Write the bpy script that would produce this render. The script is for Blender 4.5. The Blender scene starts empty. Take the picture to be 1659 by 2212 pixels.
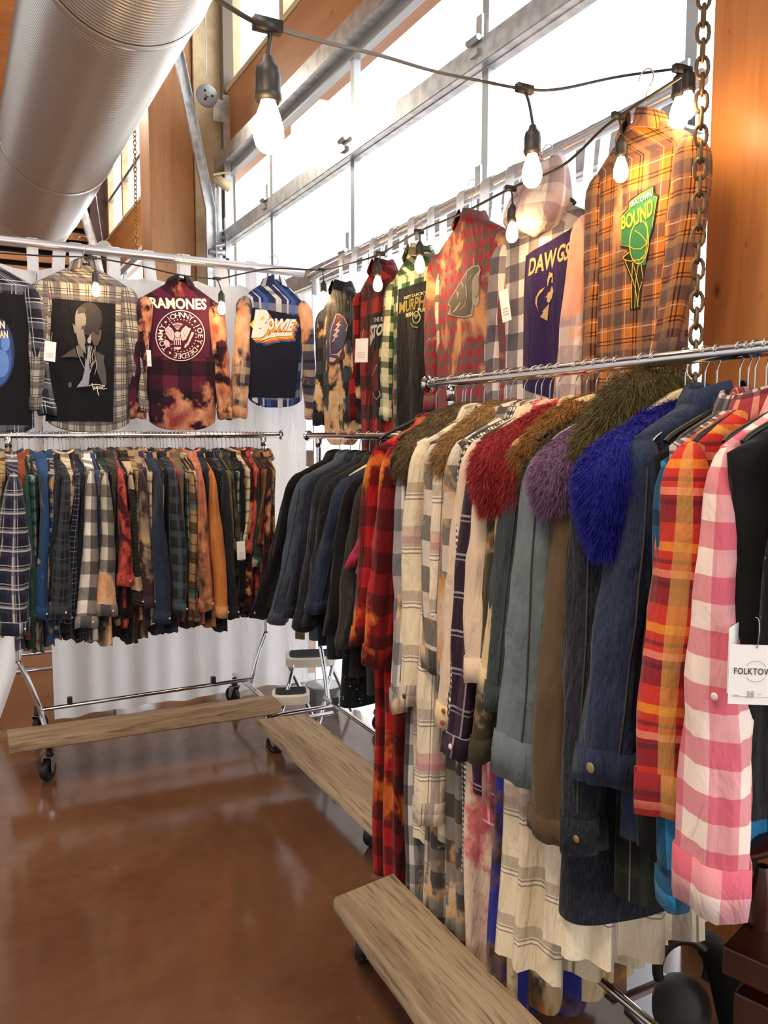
import bpy, bmesh, math, random
import numpy as np
from mathutils import Vector, Matrix
random.seed(7); RNG=np.random.default_rng(7)
SC=bpy.context.scene; COL=SC.collection
PI=math.pi
# ---------------------------------------------------------------- camera maths
FP=1750.;CX0=829.5;CY0=1106.;PSI=math.radians(28.);TH=math.atan(166/1750.);EYE=1.6
_fw=np.array([math.sin(PSI)*math.cos(TH),math.cos(PSI)*math.cos(TH),-math.sin(TH)])
_rt=np.array([math.cos(PSI),-math.sin(PSI),0.]);_up=np.cross(_rt,_fw)
def pt(x,y,X=None,Y=None,Z=None,D=None):
    d=_fw+_rt*(x-CX0)/FP-_up*(y-CY0)/FP
    if X is not None:t=X/d[0]
    elif Y is not None:t=Y/d[1]
    elif Z is not None:t=(Z-EYE)/d[2]
    else:t=D
    return np.array([0,0,EYE])+d*t
cam=bpy.data.cameras.new('camera');co=bpy.data.objects.new('camera',cam);COL.objects.link(co)
cam.sensor_fit='VERTICAL';cam.sensor_height=24.;cam.lens=24.*FP/2212.
co.matrix_world=Matrix(((_rt[0],_up[0],-_fw[0],0),(_rt[1],_up[1],-_fw[1],0),(_rt[2],_up[2],-_fw[2],EYE),(0,0,0,1)))
cam.clip_start=.05;SC.camera=co
# ---------------------------------------------------------------- mesh builder
class MB:
    def __init__(s): s.V=[];s.F=[];s.U=[];s.n=0
    def raw(s,V,F,UV=None):
        V=np.asarray(V,float).reshape(-1,3)
        for f in F: s.F.append([i+s.n for i in f])
        if UV is None:
            for f in F:
                for i in f: s.U.append((V[i][0]+V[i][1],V[i][2]))
        else:
            for u in UV: s.U.extend(u)
        s.V.append(V);s.n+=len(V);return s
    def grid(s,P,UV=None,close=False):
        P=np.asarray(P,float);R,N=P.shape[:2];M=N if close else N-1
        if UV is None:
            UV=np.zeros((R,M+1,2));UV[...,0]=np.linspace(0,1,M+1)[None];UV[...,1]=np.linspace(0,1,R)[:,None]
        F=[];U=[]
        for i in range(R-1):
            for j in range(M):
                k=(j+1)%N
                F.append((i*N+j,i*N+k,(i+1)*N+k,(i+1)*N+j))
                U.append((UV[i,j],UV[i,j+1],UV[i+1,j+1],UV[i+1,j]))
        return s.raw(P.reshape(-1,3),F,U)
    def box(s,c,d,rz=0,R=None,bev=0):
        x,y,z=[v/2 for v in d]
        V=np.array([(a*x,b*y,e*z) for a in(-1,1) for b in(-1,1) for e in(-1,1)])
        if R is None and rz: R=np.array(Matrix.Rotation(rz,3,'Z'))
        F=[(0,1,3,2),(4,6,7,5),(0,4,5,1),(2,3,7,6),(0,2,6,4),(1,5,7,3)]
        ax=[(1,2),(1,2),(0,2),(0,2),(0,1),(0,1)]
        U=[[(V[i][a],V[i][b]) for i in f] for f,(a,b) in zip(F,ax)]
        W=V@np.array(R).T if R is not None else V
        return s.raw(W+np.array(c),F,U)
    def tube(s,path,r,n=8,cap=True):
        P=np.asarray(path,float);k=len(P)
        r=np.full(k,r) if np.isscalar(r) else np.asarray(r,float)
        T=np.gradient(P,axis=0);T/=np.linalg.norm(T,axis=1)[:,None]+1e-12
        a=np.array([0,0,1.]) if abs(T[0][2])<.9 else np.array([1.,0,0])
        n0=np.cross(T[0],a);n0/=np.linalg.norm(n0)
        G=[];L=np.concatenate([[0],np.cumsum(np.linalg.norm(np.diff(P,axis=0),axis=1))])
        th=np.linspace(0,2*PI,n,endpoint=False)
        for i in range(k):
            n0=n0-T[i]*(n0@T[i]);n0/=np.linalg.norm(n0);b=np.cross(T[i],n0)
            G.append(P[i]+r[i]*(np.cos(th)[:,None]*n0+np.sin(th)[:,None]*b))
        UV=np.zeros((k,n+1,2));UV[...,0]=np.linspace(0,1,n+1)[None]*2*PI*r.max();UV[...,1]=L[:,None]
        s.grid(np.array(G),UV,True)
        if cap:
            for g in (G[0][::-1],G[-1]): s.raw(g,[tuple(range(n))])
        return s
    def lathe(s,prof,n=20,o=(0,0,0),axis='z'):
        th=np.linspace(0,2*PI,n,endpoint=False);G=[]
        for r,z in prof:
            c=np.stack([r*np.cos(th),r*np.sin(th),np.full(n,z)],1)
            if axis=='x': c=c[:,[2,0,1]]
            if axis=='y': c=c[:,[1,2,0]]
            G.append(c+np.array(o))
        return s.grid(np.array(G),None,True)
    def build(s,name,mat,parent=None,smooth=True,loc=None,rot=None,link=True):
        me=bpy.data.meshes.new(name)
        V=np.concatenate(s.V) if s.V else np.zeros((0,3))
        me.from_pydata(V.tolist(),[],s.F)
        uv=me.uv_layers.new(name='UVMap');uv.data.foreach_set('uv',np.array(s.U,dtype=np.float32).ravel())
        me.materials.append(mat)
        me.polygons.foreach_set('use_smooth',[smooth]*len(me.polygons));me.update()
        o=bpy.data.objects.new(name,me);COL.objects.link(o)
        if parent is not None:o.parent=parent
        if loc is not None:o.location=loc
        if rot is not None:o.rotation_euler=rot
        return o
def sharp(o,ang=35):
    me=o.data;me.polygons.foreach_set('use_smooth',[True]*len(me.polygons))
    try:me.set_sharp_from_angle(angle=math.radians(ang))
    except Exception:pass
    return o
def bevel(o,w,seg=2):
    m=o.modifiers.new('bevel','BEVEL');m.width=w;m.segments=seg;m.limit_method='ANGLE';return o
def tag(o,label=None,cat=None,group=None,kind=None):
    if label:o['label']=label
    if cat:o['category']=cat
    if group:o['group']=group
    if kind:o['kind']=kind
    return o
def thing(name,label,cat,loc=(0,0,0),rz=0,group=None):
    o=bpy.data.objects.new(name,None);COL.objects.link(o);o.empty_display_size=.1
    o.location=Vector([float(v) for v in loc]);o.rotation_euler=(0,0,rz);return tag(o,label,cat,group)
def copytree(o,parent=None):
    c=o.copy();COL.objects.link(c);c.parent=parent
    for ch in list(o.children):copytree(ch,c)
    return c
def spline(P,n=8):
    P=np.asarray(P,float);Q=np.vstack([2*P[0]-P[1],P,2*P[-1]-P[-2]]);out=[]
    for i in range(len(P)-1):
        a,b,c,d=Q[i:i+4]
        for t in np.linspace(0,1,n,endpoint=False):
            out.append(.5*((2*b)+(-a+c)*t+(2*a-5*b+4*c-d)*t*t+(-a+3*b-3*c+d)*t**3))
    out.append(P[-1]);return np.array(out)
# ---------------------------------------------------------------- materials
def srgb(c):
    if isinstance(c,str):
        c=c.lstrip('#');c=[int(c[i:i+2],16)/255 for i in (0,2,4)]
        return tuple(v/12.92 if v<=.04045 else ((v+.055)/1.055)**2.4 for v in c)+(1,)
    return tuple(c)[:3]+(1,)
class NT:
    def __init__(s,name):
        s.m=bpy.data.materials.new(name);s.m.use_nodes=True;s.t=s.m.node_tree;s.t.nodes.clear()
        s.out=s.n('ShaderNodeOutputMaterial');s.b=s.n('ShaderNodeBsdfPrincipled');s.l(s.b.outputs[0],s.out.inputs[0])
    def n(s,t,**k):
        o=s.t.nodes.new(t)
        for a,b in k.items():setattr(o,a,b)
        return o
    def l(s,a,b):s.t.links.new(a,b)
    def v(s,x,inp):
        if isinstance(x,(int,float)):inp.default_value=x
        elif isinstance(x,tuple):inp.default_value=x
        else:s.l(x,inp)
    def math(s,op,a,b=None,c=None,clamp=False):
        o=s.n('ShaderNodeMath',operation=op,use_clamp=clamp);s.v(a,o.inputs[0])
        if b is not None:s.v(b,o.inputs[1])
        if c is not None:s.v(c,o.inputs[2])
        return o.outputs[0]
    def mix(s,f,a,b,blend='MIX'):
        o=s.n('ShaderNodeMix',data_type='RGBA',blend_type=blend);s.v(f,o.inputs[0])
        for x,i in((a,6),(b,7)):
            if isinstance(x,str):x=srgb(x)
            s.v(x,o.inputs[i])
        return o.outputs[2]
    def coord(s,w='Object'):
        return s.n('ShaderNodeTexCoord').outputs[w]
    def mp(s,vec,sc=(1,1,1),loc=(0,0,0),rot=(0,0,0)):
        o=s.n('ShaderNodeMapping');s.l(vec,o.inputs[0]);o.inputs['Scale'].default_value=sc;o.inputs['Location'].default_value=loc;o.inputs['Rotation'].default_value=rot;return o.outputs[0]
    def noise(s,vec,sc,det=3,rough=.55,dist=0):
        o=s.n('ShaderNodeTexNoise');s.l(vec,o.inputs['Vector']);o.inputs['Scale'].default_value=sc;o.inputs['Detail'].default_value=det;o.inputs['Roughness'].default_value=rough;o.inputs['Distortion'].default_value=dist;return o.outputs['Fac']
    def ramp(s,f,a,b,ca=(0,0,0,1),cb=(1,1,1,1)):
        o=s.n('ShaderNodeMapRange',clamp=True);s.v(f,o.inputs[0]);o.inputs[1].default_value=a;o.inputs[2].default_value=b;return o.outputs[0]
    def bump(s,h,st=.3,dist=.01):
        o=s.n('ShaderNodeBump');o.inputs['Strength'].default_value=st;o.inputs['Distance'].default_value=dist;s.l(h,o.inputs['Height']);s.l(o.outputs[0],s.b.inputs['Normal']);return o
    def set(s,**k):
        for a,x in k.items():
            inp=s.b.inputs[a.replace('_',' ')]
            if isinstance(x,str):x=srgb(x)
            s.v(x,inp)
        return s
_mc={}
def plain(name,col,rough=.5,metal=0,**k):
    if name in _mc:return _mc[name]
    t=NT(name);t.set(Base_Color=col,Roughness=rough,Metallic=metal,**k);_mc[name]=t.m;return t.m
def fab(name,base,bands=(),bleach=None,rough=.92,wr=.35,tint=.12,weave=0,dens=None,split=None,trans=0,spots=None,rot=0):
    """woven cloth: base colour, plaid bands (axis,period,offset,width,colour,alpha), bleach=(amount,c1,c2,scale[,zgrad])"""
    if name in _mc:return _mc[name]
    t=NT(name);uv=t.coord('UV');ob=t.coord('Object')
    off=random.uniform(-20,20)
    if rot:
        uvr=t.mp(uv,rot=(0,0,rot))
    else: uvr=uv
    sep=t.n('ShaderNodeSeparateXYZ');t.l(uvr,sep.inputs[0]);ax={'u':sep.outputs[0],'v':sep.outputs[1]}
    c=srgb(base)
    for (a,per,o,w,col,al) in bands:
        x=t.math('FRACT',t.math('MULTIPLY_ADD',ax[a],1/per,o/per+50.))
        m=t.math('MULTIPLY',t.math('LESS_THAN',x,w/per),al)
        c=t.mix(m,c,col)
    nz=t.noise(t.mp(ob,loc=(off,off*.7,off*1.3)),9,4)
    if bleach:
        am,c1,c2,sc=bleach[:4]
        vec=t.mp(ob,sc=(1,1,.75),loc=(off,off,off*.3))
        n1=t.noise(vec,sc,5,.58,.35)
        if len(bleach)>4:
            z0,z1=bleach[4];sx=t.n('ShaderNodeSeparateXYZ');t.l(uv,sx.inputs[0])
            g=t.ramp(sx.outputs[1],z0,z1);n1=t.math('ADD',n1,t.math('MULTIPLY',g,.22));n1=t.math('SUBTRACT',n1,.1)
        m=t.ramp(n1,1-am-.03,1-am+.03)
        n2=t.ramp(t.noise(vec,sc*2.3,3),.35,.65)
        bc=t.mix(n2,c1,c2)
        c=t.mix(t.math('MULTIPLY',m,.93),c,bc)
    if spots:
        vo=t.n('ShaderNodeTexVoronoi');t.l(ob,vo.inputs['Vector']);vo.inputs['Scale'].default_value=spots[1]
        m=t.math('LESS_THAN',vo.outputs['Distance'],spots[2]);sel=t.math('GREATER_THAN',t.noise(ob,spots[1]*.3,1),.52)
        c=t.mix(t.math('MULTIPLY',m,sel),c,spots[0])
    if weave:
        n3=t.noise(t.mp(ob,sc=(1,1,.12)),420*weave,2);c=t.mix(t.math('MULTIPLY',t.ramp(n3,.35,.75),.09),c,'#8f99a3')
    c=t.mix(t.math('MULTIPLY',t.ramp(nz,.3,.75),tint),c,(.0,.0,.0,1))
    t.v(c,t.b.inputs['Base Color']);t.set(Roughness=rough);t.b.inputs['Specular IOR Level'].default_value=.2
    t.b.inputs['Sheen Weight'].default_value=.08
    h=t.noise(t.mp(ob,sc=(1.6,1.6,.5),loc=(off,0,0)),11,4,.5,.6)
    t.bump(h,min(1,wr*1.5),.045)
    if trans:
        tr=t.n('ShaderNodeBsdfTranslucent');t.v(c,tr.inputs[0]);mx=t.n('ShaderNodeMixShader');mx.inputs[0].default_value=trans
        t.l(t.b.outputs[0],mx.inputs[1]);t.l(tr.outputs[0],mx.inputs[2]);t.l(mx.outputs[0],t.out.inputs[0])
    _mc[name]=t.m;return t.m
def buff(name,base,dark,per=.05,al=.68,**k):
    return fab(name,base,[('u',per*2,0,per,dark,al),('v',per*2,0,per,dark,al)],**k)
def tartan(name,base,cols,per=.09,**k):
    """several stripes each way"""
    B=[]
    for a in 'uv':
        o=0.
        for (w,gap,c,al) in cols: B.append((a,per,o,w,c,al));o+=gap
    return fab(name,base,B,**k)
def wood(name,c1,c2,axis='z',sc=9,rough=.45,knots=True,line=.5,bump=.2,contrast=(.3,.7),ring=18,kn=()):
    if name in _mc:return _mc[name]
    t=NT(name);ob=t.coord('Object')
    s={'x':(.07,1,1),'y':(1,.07,1),'z':(1,1,.07)}[axis]
    v=t.mp(ob,sc=s);d=t.noise(v,sc,6,.6,.5)
    v2=t.mp(ob,sc=tuple(a*1.0 for a in s));fine=t.noise(v2,sc*ring,3,.6)
    c=t.mix(t.ramp(d,*contrast),c1,c2)
    c=t.mix(t.math('MULTIPLY',t.ramp(fine,.5,.72),line),c,tuple(x*.42 for x in srgb(c2)[:3])+(1,))
    if knots:
        vo=t.n('ShaderNodeTexVoronoi');kv=t.mp(ob,sc={'x':(.45,1,1),'y':(1,.45,1),'z':(1,1,.45)}[axis]);t.l(kv,vo.inputs['Vector']);vo.inputs['Scale'].default_value=3.2
        m=t.ramp(vo.outputs['Distance'],.085,.03);c=t.mix(t.math('MULTIPLY',m,.75),c,tuple(x*.2 for x in srgb(c2)[:3])+(1,))
    for (kx,ky,kz,kr) in kn:
        o=t.n('ShaderNodeVectorMath',operation='DISTANCE');t.l(t.mp(ob,sc=(1,1,.6)),o.inputs[0]);o.inputs[1].default_value=(kx,ky,kz*.6)
        dd=t.math('ADD',o.outputs['Value'],t.math('MULTIPLY',d,.012));c=t.mix(t.math('MULTIPLY',t.ramp(dd,kr*2.6,kr),.45),c,c2);c=t.mix(t.math('MULTIPLY',t.ramp(dd,kr,kr*.4),.8),c,'#3a1c0c')
    t.v(c,t.b.inputs['Base Color']);t.set(Roughness=rough);t.bump(fine,bump,.004);_mc[name]=t.m;return t.m
CHROME=plain('chrome','#d9dadc',.09,1.)
STEEL=None
def galv(name,c1,c2,rough=.35):
    t=NT(name);ob=t.coord('Object');vo=t.n('ShaderNodeTexVoronoi');t.l(ob,vo.inputs['Vector']);vo.inputs['Scale'].default_value=38
    c=t.mix(t.ramp(t.noise(ob,14,4),.35,.65),c1,c2);t.v(c,t.b.inputs['Base Color']);t.set(Metallic=.72);t.v(t.math('MULTIPLY_ADD',t.noise(ob,22,3),.25,rough-.12),t.b.inputs['Roughness']);return t.m
GALV=galv('galvanised_steel','#d4d8da','#aeb4b8')
DUCTM=plain('duct_metal','#dcdcd8',.33,.8)
ALU=plain('aluminium_pipe','#c9c9ce',.32,.85)
BLKP=plain('black_plastic','#0b0b0c',.45);BLKR=plain('black_rubber','#121212',.5)
WHITEC=plain('white_card','#f1efec',.7);BRASS=plain('dull_brass','#b8a066',.35,.9)
INK=plain('dark_print','#2a2726',.8);CORD=plain('black_cord','#1a1a1c',.5)
DFRAME=plain('door_aluminium','#b4bdc2',.4,.5)
def glass():
    t=NT('window_glass');tr=t.n('ShaderNodeBsdfTransparent');g=t.n('ShaderNodeBsdfGlossy');g.inputs['Roughness'].default_value=.02
    mx=t.n('ShaderNodeMixShader');mx.inputs[0].default_value=.05;t.l(tr.outputs[0],mx.inputs[1]);t.l(g.outputs[0],mx.inputs[2]);t.l(mx.outputs[0],t.out.inputs[0]);return t.m
GLASS=glass()
def emis(name,col,st):
    t=NT(name);t.set(Base_Color=col,Roughness=.3);t.b.inputs['Emission Color'].default_value=srgb(col);t.b.inputs['Emission Strength'].default_value=st;return t.m
BULB=emis('lit_bulb','#ffd9a0',26.)
BULB_OFF=emis('dim_bulb','#ffe0b0',3.)
GLULAM=wood('glulam_fir','#cf9a66','#ad6f3f','z',7,.45,True,.3,contrast=(.25,.75))
POSTW=wood('fir_post','#cb9158','#b2713a','z',5,.4,True,.35,ring=9,kn=[tuple(pt(a,b,X=2.)-np.array([2.2,1.527,3.3]))+(r,) for a,b,r in ((1549,628,.024),(1612,528,.014),(1575,68,.012),(1590,475,.01),(1560,435,.007),(1600,1150,.015),(1645,640,.009))])
BEAMW=wood('fir_beam','#c98c58','#b0703c','y',7,.45,True,.3)
PALEW=wood('pale_soffit','#e3cfa9','#c9ab7d','y',6,.6,True,.2)
OLDW=wood('weathered_plank','#b5a083','#77644c','y',11,.8,True,.8,.7,ring=7)
OLDWX=wood('weathered_plank_x','#a89071','#6d573f','x',11,.8,True,.8,.7,ring=7)
MAHOG=wood('mahogany','#4a2013','#331209','z',8,.25,False,.3)
def floor_mat():
    t=NT('polished_concrete');ob=t.coord('Object');n=t.noise(ob,1.6,8,.62,.6);n2=t.noise(ob,9,6,.6)
    c=t.mix(t.ramp(n,.3,.7),'#5c3c29','#74523b');c=t.mix(t.math('MULTIPLY',t.ramp(n2,.45,.75),.35),c,'#4a2c1c')
    t.v(c,t.b.inputs['Base Color']);t.v(t.math('MULTIPLY_ADD',n2,.14,.05),t.b.inputs['Roughness']);t.b.inputs['Specular IOR Level'].default_value=.6;t.bump(n,.04,.02);return t.m
FLOORM=floor_mat()
WHITE_CLOTH=fab('white_drape','#f0f1f3',trans=.55,wr=.5,tint=.02)
BLKV=fab('black_velvet','#060606',wr=.1)
HOOKM=plain('hook_metal','#a8a9ab',.22,1.)
# ---------------------------------------------------------------- the building
XW=2.5
def sbox(name,c,d,m,kind='structure',parent=None,rz=0,label=None,cat=None):
    o=MB().box((0,0,0),d).build(name,m,parent,False,loc=c,rot=(0,0,rz))
    if parent is None:tag(o,label,cat,kind=kind)
    return o
sbox('floor',(1,3,-.05),(24,28,.1),FLOORM)
BLACKB=plain('black_backing','#0d0b0a',.9);CEILM=wood('slat_wood','#c78346','#a9652f','x',6,.5,False,.2)
# slatted timber end wall
w=MB()
for i in range(30):
    w.box((0,-.05,-.2+i*.215),(13.4,.05,.125))
o=w.build('wall_back',CEILM,None,False,loc=(-4.3,15.4,.3));tag(o,kind='structure')
sbox('wall_back_backing',(-4.3,15.5,3.2),(13.4,.06,6.6),BLACKB)
o=MB()
for i in range(12): o.box((-5+i*.66,0,0),(.44,26,.05))
o.build('ceiling',CEILM,None,False,loc=(-.7,4.,6.55))['kind']='structure'
sbox('ceiling_backing',(-1.5,4.,6.66),(8.2,26,.05),BLACKB)
# long fir header beam running above the glass doors and on past the next bay
ob=sbox('trim_1',(XW+.15,6.9,(4.28+4.89)/2),(.3,17.,.61),BEAMW)
sbox('trim_2',(XW+.16,6.9,4.92),(.34,17.,.05),PALEW)
# near post and far post
ob=sbox('wall_post_near',(2.2,1.527,3.3),(.4,.4,6.6),POSTW);ob.name='trim_3'
ob=sbox('trim_4',(1.99,8.32,3.3),(.42,.44,6.6),GLULAM)
sbox('trim_5',(2.36,8.28,3.3),(.3,.44,6.6),PALEW)
sbox('trim_6',(2.42,15.2,3.3),(.3,.4,6.6),plain('dark_trim','#4a2c1c',.6))
sbox('wall_right',(XW+.1,.5,3.3),(.2,1.8,6.6),PALEW)
# clerestory windows above the beam
def clere(n,y0,y1,z0,z1,mull,tr):
    e=bpy.data.objects.new(n,None);COL.objects.link(e);e.location=(XW+.1,(y0+y1)/2,z0);e['kind']='structure'
    L=y1-y0;H=z1-z0
    for y in mull: MB().box((0,y-(y0+y1)/2,H/2),(.1,.09,H)).build('mullion',PALEW,e,False)
    for z in tr: MB().box((0,0,z-z0),(.07,L,.06)).build('transom',DFRAME,e,False)
    MB().box((.03,0,H/2),(.008,L,H)).build('glass_pane',GLASS,e,False)
clere('window_1',1.7,8.1,4.95,6.6,[1.75,3.4,5.1,6.6,8.0],[4.99,5.85])
clere('window_2',8.5,15.,4.95,6.6,[8.6,10.2,12.,13.6,14.9],[4.99,5.6])
# sectional glass door of the near bay
def gdoor(n,y0,y1,mull,zr,top,xd=XW):
    e=bpy.data.objects.new(n,None);COL.objects.link(e);e.location=(xd,(y0+y1)/2,0);e['kind']='structure';yc=(y0+y1)/2;L=y1-y0
    for z in zr:
        b=MB().box((-.01,0,z+.035),(.05,L,.06)).box((-.01,0,z-.035),(.05,L,.06));b.box((-.055,0,z+.055),(.05,L,.012)).box((-.08,0,z),(.008,L,.11)).box((-.055,0,z-.055),(.05,L,.012));b.build('section_rail',GALV,e,False)
    for y in mull:
        b=MB().box((0,y-yc,top/2),(.05,.055,top));b.build('stile',DFRAME,e,False)
        for z in zr:
            b=MB().box((-.06,y-yc,z+.13),(.012,.05,.12)).box((-.09,y-yc,z),(.02,.07,.03));
            b.tube([(-.1,y-yc-.05,z+.06),(-.1,y-yc+.05,z+.06)],.016);b.build('hinge',GALV,e,False)
    MB().box((0,0,top-.05),(.06,L,.1)).build('top_rail',DFRAME,e,False)
    zz=[0]+[z for z in zr]+[top]
    ys=sorted(mull)
    for i in range(len(zz)-1):
        for j in range(len(ys)-1):
            MB().box((.005,(ys[j]+ys[j+1])/2-yc,(zz[i]+zz[i+1])/2),(.008,ys[j+1]-ys[j]-.05,zz[i+1]-zz[i]-.1)).build('glass_pane',GLASS,e,False)
gdoor('door_1',2.2,7.95,[2.24,3.56,5.11,6.68,7.9],[.75,1.42,2.1,2.78,3.51],4.2)
sbox('trim_7',(XW-.06,5.,4.235),(.1,6.2,.13),GALV)          # header angle under the beam
gdoor('door_2',8.6,14.9,[8.65,10.2,11.8,13.3,14.8],[.75,1.42,2.1,2.78,3.5],4.2,XW)
sbox('trim_8',(XW+.02,8.02,3.0),(.1,.16,6.0),plain('block_jamb','#7d7365',.8))
# masonry outside
t=NT('pale_blockwork');ob_=t.coord('Object');br=t.n('ShaderNodeTexBrick');t.l(t.mp(ob_,rot=(PI/2,0,0)),br.inputs[0]);br.inputs['Color1'].default_value=srgb('#e9e6df');br.inputs['Color2'].default_value=srgb('#e2ded6');br.inputs['Mortar'].default_value=srgb('#efece6');br.inputs['Scale'].default_value=2.2;t.l(br.outputs[0],t.b.inputs[0])
sbox('masonry_pier',(3.3,8.75,2.),(1.3,.5,4.0),t.m,None,label='pale block masonry pier standing outside the far end of the glass door',cat='masonry pier')
# metal door track, pulley, spring hardware by far post
tr=thing('door_track','galvanised overhead door track rising beside the far fir post','door track',(2.36,7.85,0))
a=pt(383,100,Y=7.8);b=pt(455,452,Y=7.8);c=np.array([b[0]+.02,7.8,0.])
def chan(P,w=.09,d=.05,th=.006):
    m=MB();P=np.array(P)-np.array(tr.location)
    for s,ww in ((-w/2,d),(w/2,d)):
        G=[]
        for p in P: G.append([p+np.array([s,-ww/2,0]),p+np.array([s,ww/2,0])])
        m.grid(np.array(G))
    G=[[p+np.array([-w/2,d/2,0]),p+np.array([w/2,d/2,0])] for p in P];m.grid(np.array(G));o=m.build('track_channel',GALV,tr,False)
    q=o.modifiers.new('s','SOLIDIFY');q.thickness=th
chan([c,(b+c)/2,b,a,a+(a-b)*.6])
pk=pt(447,207,Y=7.7)-np.array(tr.location)
m=MB().lathe([(.0,-.02),(.09,-.02),(.1,-.015),(.085,-.005),(.085,.005),(.1,.015),(.09,.02),(0,.02)],24,pk,'y').lathe([(0,-.045),(.02,-.045),(.02,-.02)],12,pk,'y')
sharp(m.build('pulley_wheel',plain('pulley_grey','#9a9fa2',.4,.4),tr))
for i in range(3):
    an=i*2.1;MB().lathe([(0,-.024),(.012,-.024),(.012,-.02)],10,pk+np.array([.045*math.cos(an),0,.045*math.sin(an)]),'y').build('hole',BLKP,tr)
pb=pt(478,240,Y=7.75)-np.array(tr.location);MB().box(pb,(.16,.012,.2)).box(pb+np.array([.05,0,-.6]),(.06,.02,1.5)).build('bracket_plate',GALV,tr,False)
pc=pt(470,545,Y=7.8)-np.array(tr.location);m=MB().box(pc,(.16,.04,.05)).tube([pc+np.array([-.03,-.03,.05]),pc+np.array([.12,-.03,.09])],.022)
m.build('roller_bracket',GALV,tr)
pd=pt(480,395,Y=7.75)-np.array(tr.location);MB().box(pd,(.17,.05,.08),R=np.array(Matrix.Rotation(.5,3,'Y'))).tube([pd+np.array([-.1,-.04,.05]),pd+np.array([.06,-.04,.1])],.012).build('top_bracket',plain('bracket_cream','#cbb38e',.5),tr)
pe=pt(475,480,Y=7.85)-np.array(tr.location);MB().tube([(pe[0]-.02,pe[1]+.03,0.),(pe[0]-.02,pe[1]+.03,4.0)],.05,12).build('vertical_angle',GALV,tr)
MB().tube([pk+np.array([.0,0,.0]),pt(443,20,Y=7.6)-np.array(tr.location)],.004,5).build('lift_cable',GALV,tr)
t2=thing('door_track','far galvanised door track and pulley seen under the duct end','door track',pt(205,540,Y=12.))
m=MB().tube([(.05,0,-float(t2.location[2])),(.05,0,-.3),(0,0,0),(-.25,0,.9)],.06,10);m.build('track_channel',GALV,t2)
sharp(MB().lathe([(0,-.02),(.1,-.02),(.11,0),(.1,.02),(0,.02)],20,(.12,-.05,.02),'y').build('pulley_wheel',plain('pulley_grey','#6f7274'),t2))
MB().tube([(.12,0,0),(-.05,0,1.5)],.005,5).build('lift_cable',GALV,t2)
# chains
def chain(n,label,p0,p1,ll,mat):
    p0=np.array(p0);p1=np.array(p1);L=np.linalg.norm(p1-p0);k=int(L/(ll*.78));m=MB();d=(p1-p0)/L
    for i in range(k):
        c=p0+d*(i+.5)*L/k;ring=[]
        for t in np.linspace(0,2*PI,13):
            a_=math.cos(t)*ll*.28;b_=(abs(math.sin(t))**.8)*math.copysign(1,math.sin(t))*ll*.5
            ring.append(c+(np.array([a_*.75,-a_*.66,b_]) if i%2 else np.array([a_*.66,a_*.75,b_])))
        m.tube(ring,ll*.1,6,False)
    o=m.build(n,mat,None,True);tag(o,label,'chain');return o
CH=plain('rusty_chain','#6e5a45',.5,.7)
chain('hanging_chain','rusty steel chain hanging in front of the fir post beside the orange plaid shirt',pt(1522,-60,X=1.72),pt(1500,880,X=1.72),.052,CH)
CH2=plain('brass_chain','#8a7038',.4,.8)
chain('hanging_chain','thin hoist chain at far left of the far fir post, leftmost of two',pt(288,120,Y=9.5),pt(295,560,Y=9.5),.06,CH2)
chain('hanging_chain','thin hoist chain hanging close along the left edge of far fir post',pt(322,280,Y=8.9),pt(333,560,Y=8.9),.06,CH2)
# spiral duct
du=thing('ventilation_duct','large ribbed silver ventilation duct running overhead to the upper left','duct',(.89,3.4,4.05))
R=.45;rings=[];ys=np.arange(-5.,5.9,.0075)
th=np.linspace(0,2*PI,72,endpoint=False)
G=np.zeros((len(ys),72,3));rr=R+.0042*np.cos(np.arange(len(ys))*PI/2.)
G[...,0]=rr[:,None]*np.cos(th);G[...,2]=rr[:,None]*np.sin(th);G[...,1]=ys[:,None]+.03*np.sin(th)[None]*0
MB().grid(G,None,True).build('ribbed_sleeve',DUCTM,du)
for y in (4.,1.1,-1.5): 
    G=np.zeros((4,48,3));t4=np.linspace(0,2*PI,48,endpoint=False)
    for i,(q,dy) in enumerate(((R+.006,-.03),(R+.012,-.02),(R+.012,.02),(R+.006,.03))):
        G[i,:,0]=q*np.cos(t4);G[i,:,2]=q*np.sin(t4);G[i,:,1]=y+dy
    MB().grid(G,None,True).build('joint_band',DUCTM,du)
G=[]
for y,k in ((5.85,0),(5.95,.0),(6.05,.25),(6.35,.9),(6.4,1.),(6.75,1.),(6.76,1.)):
    ring=[]
    for a in np.linspace(0,2*PI,64,endpoint=False):
        cx,sx=math.cos(a),math.sin(a);sq=1/max(abs(cx),abs(sx));e=(1-k)+k*min(sq,1.3)*.76
        ring.append((R*cx*e,y,R*sx*e))
    G.append(ring)
G.append([(0.,6.76,0.)]*64)
MB().grid(np.array(G),None,True).build('square_end_transition',plain('duct_end_grey','#b9b7a8',.5,.35),du)
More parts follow.
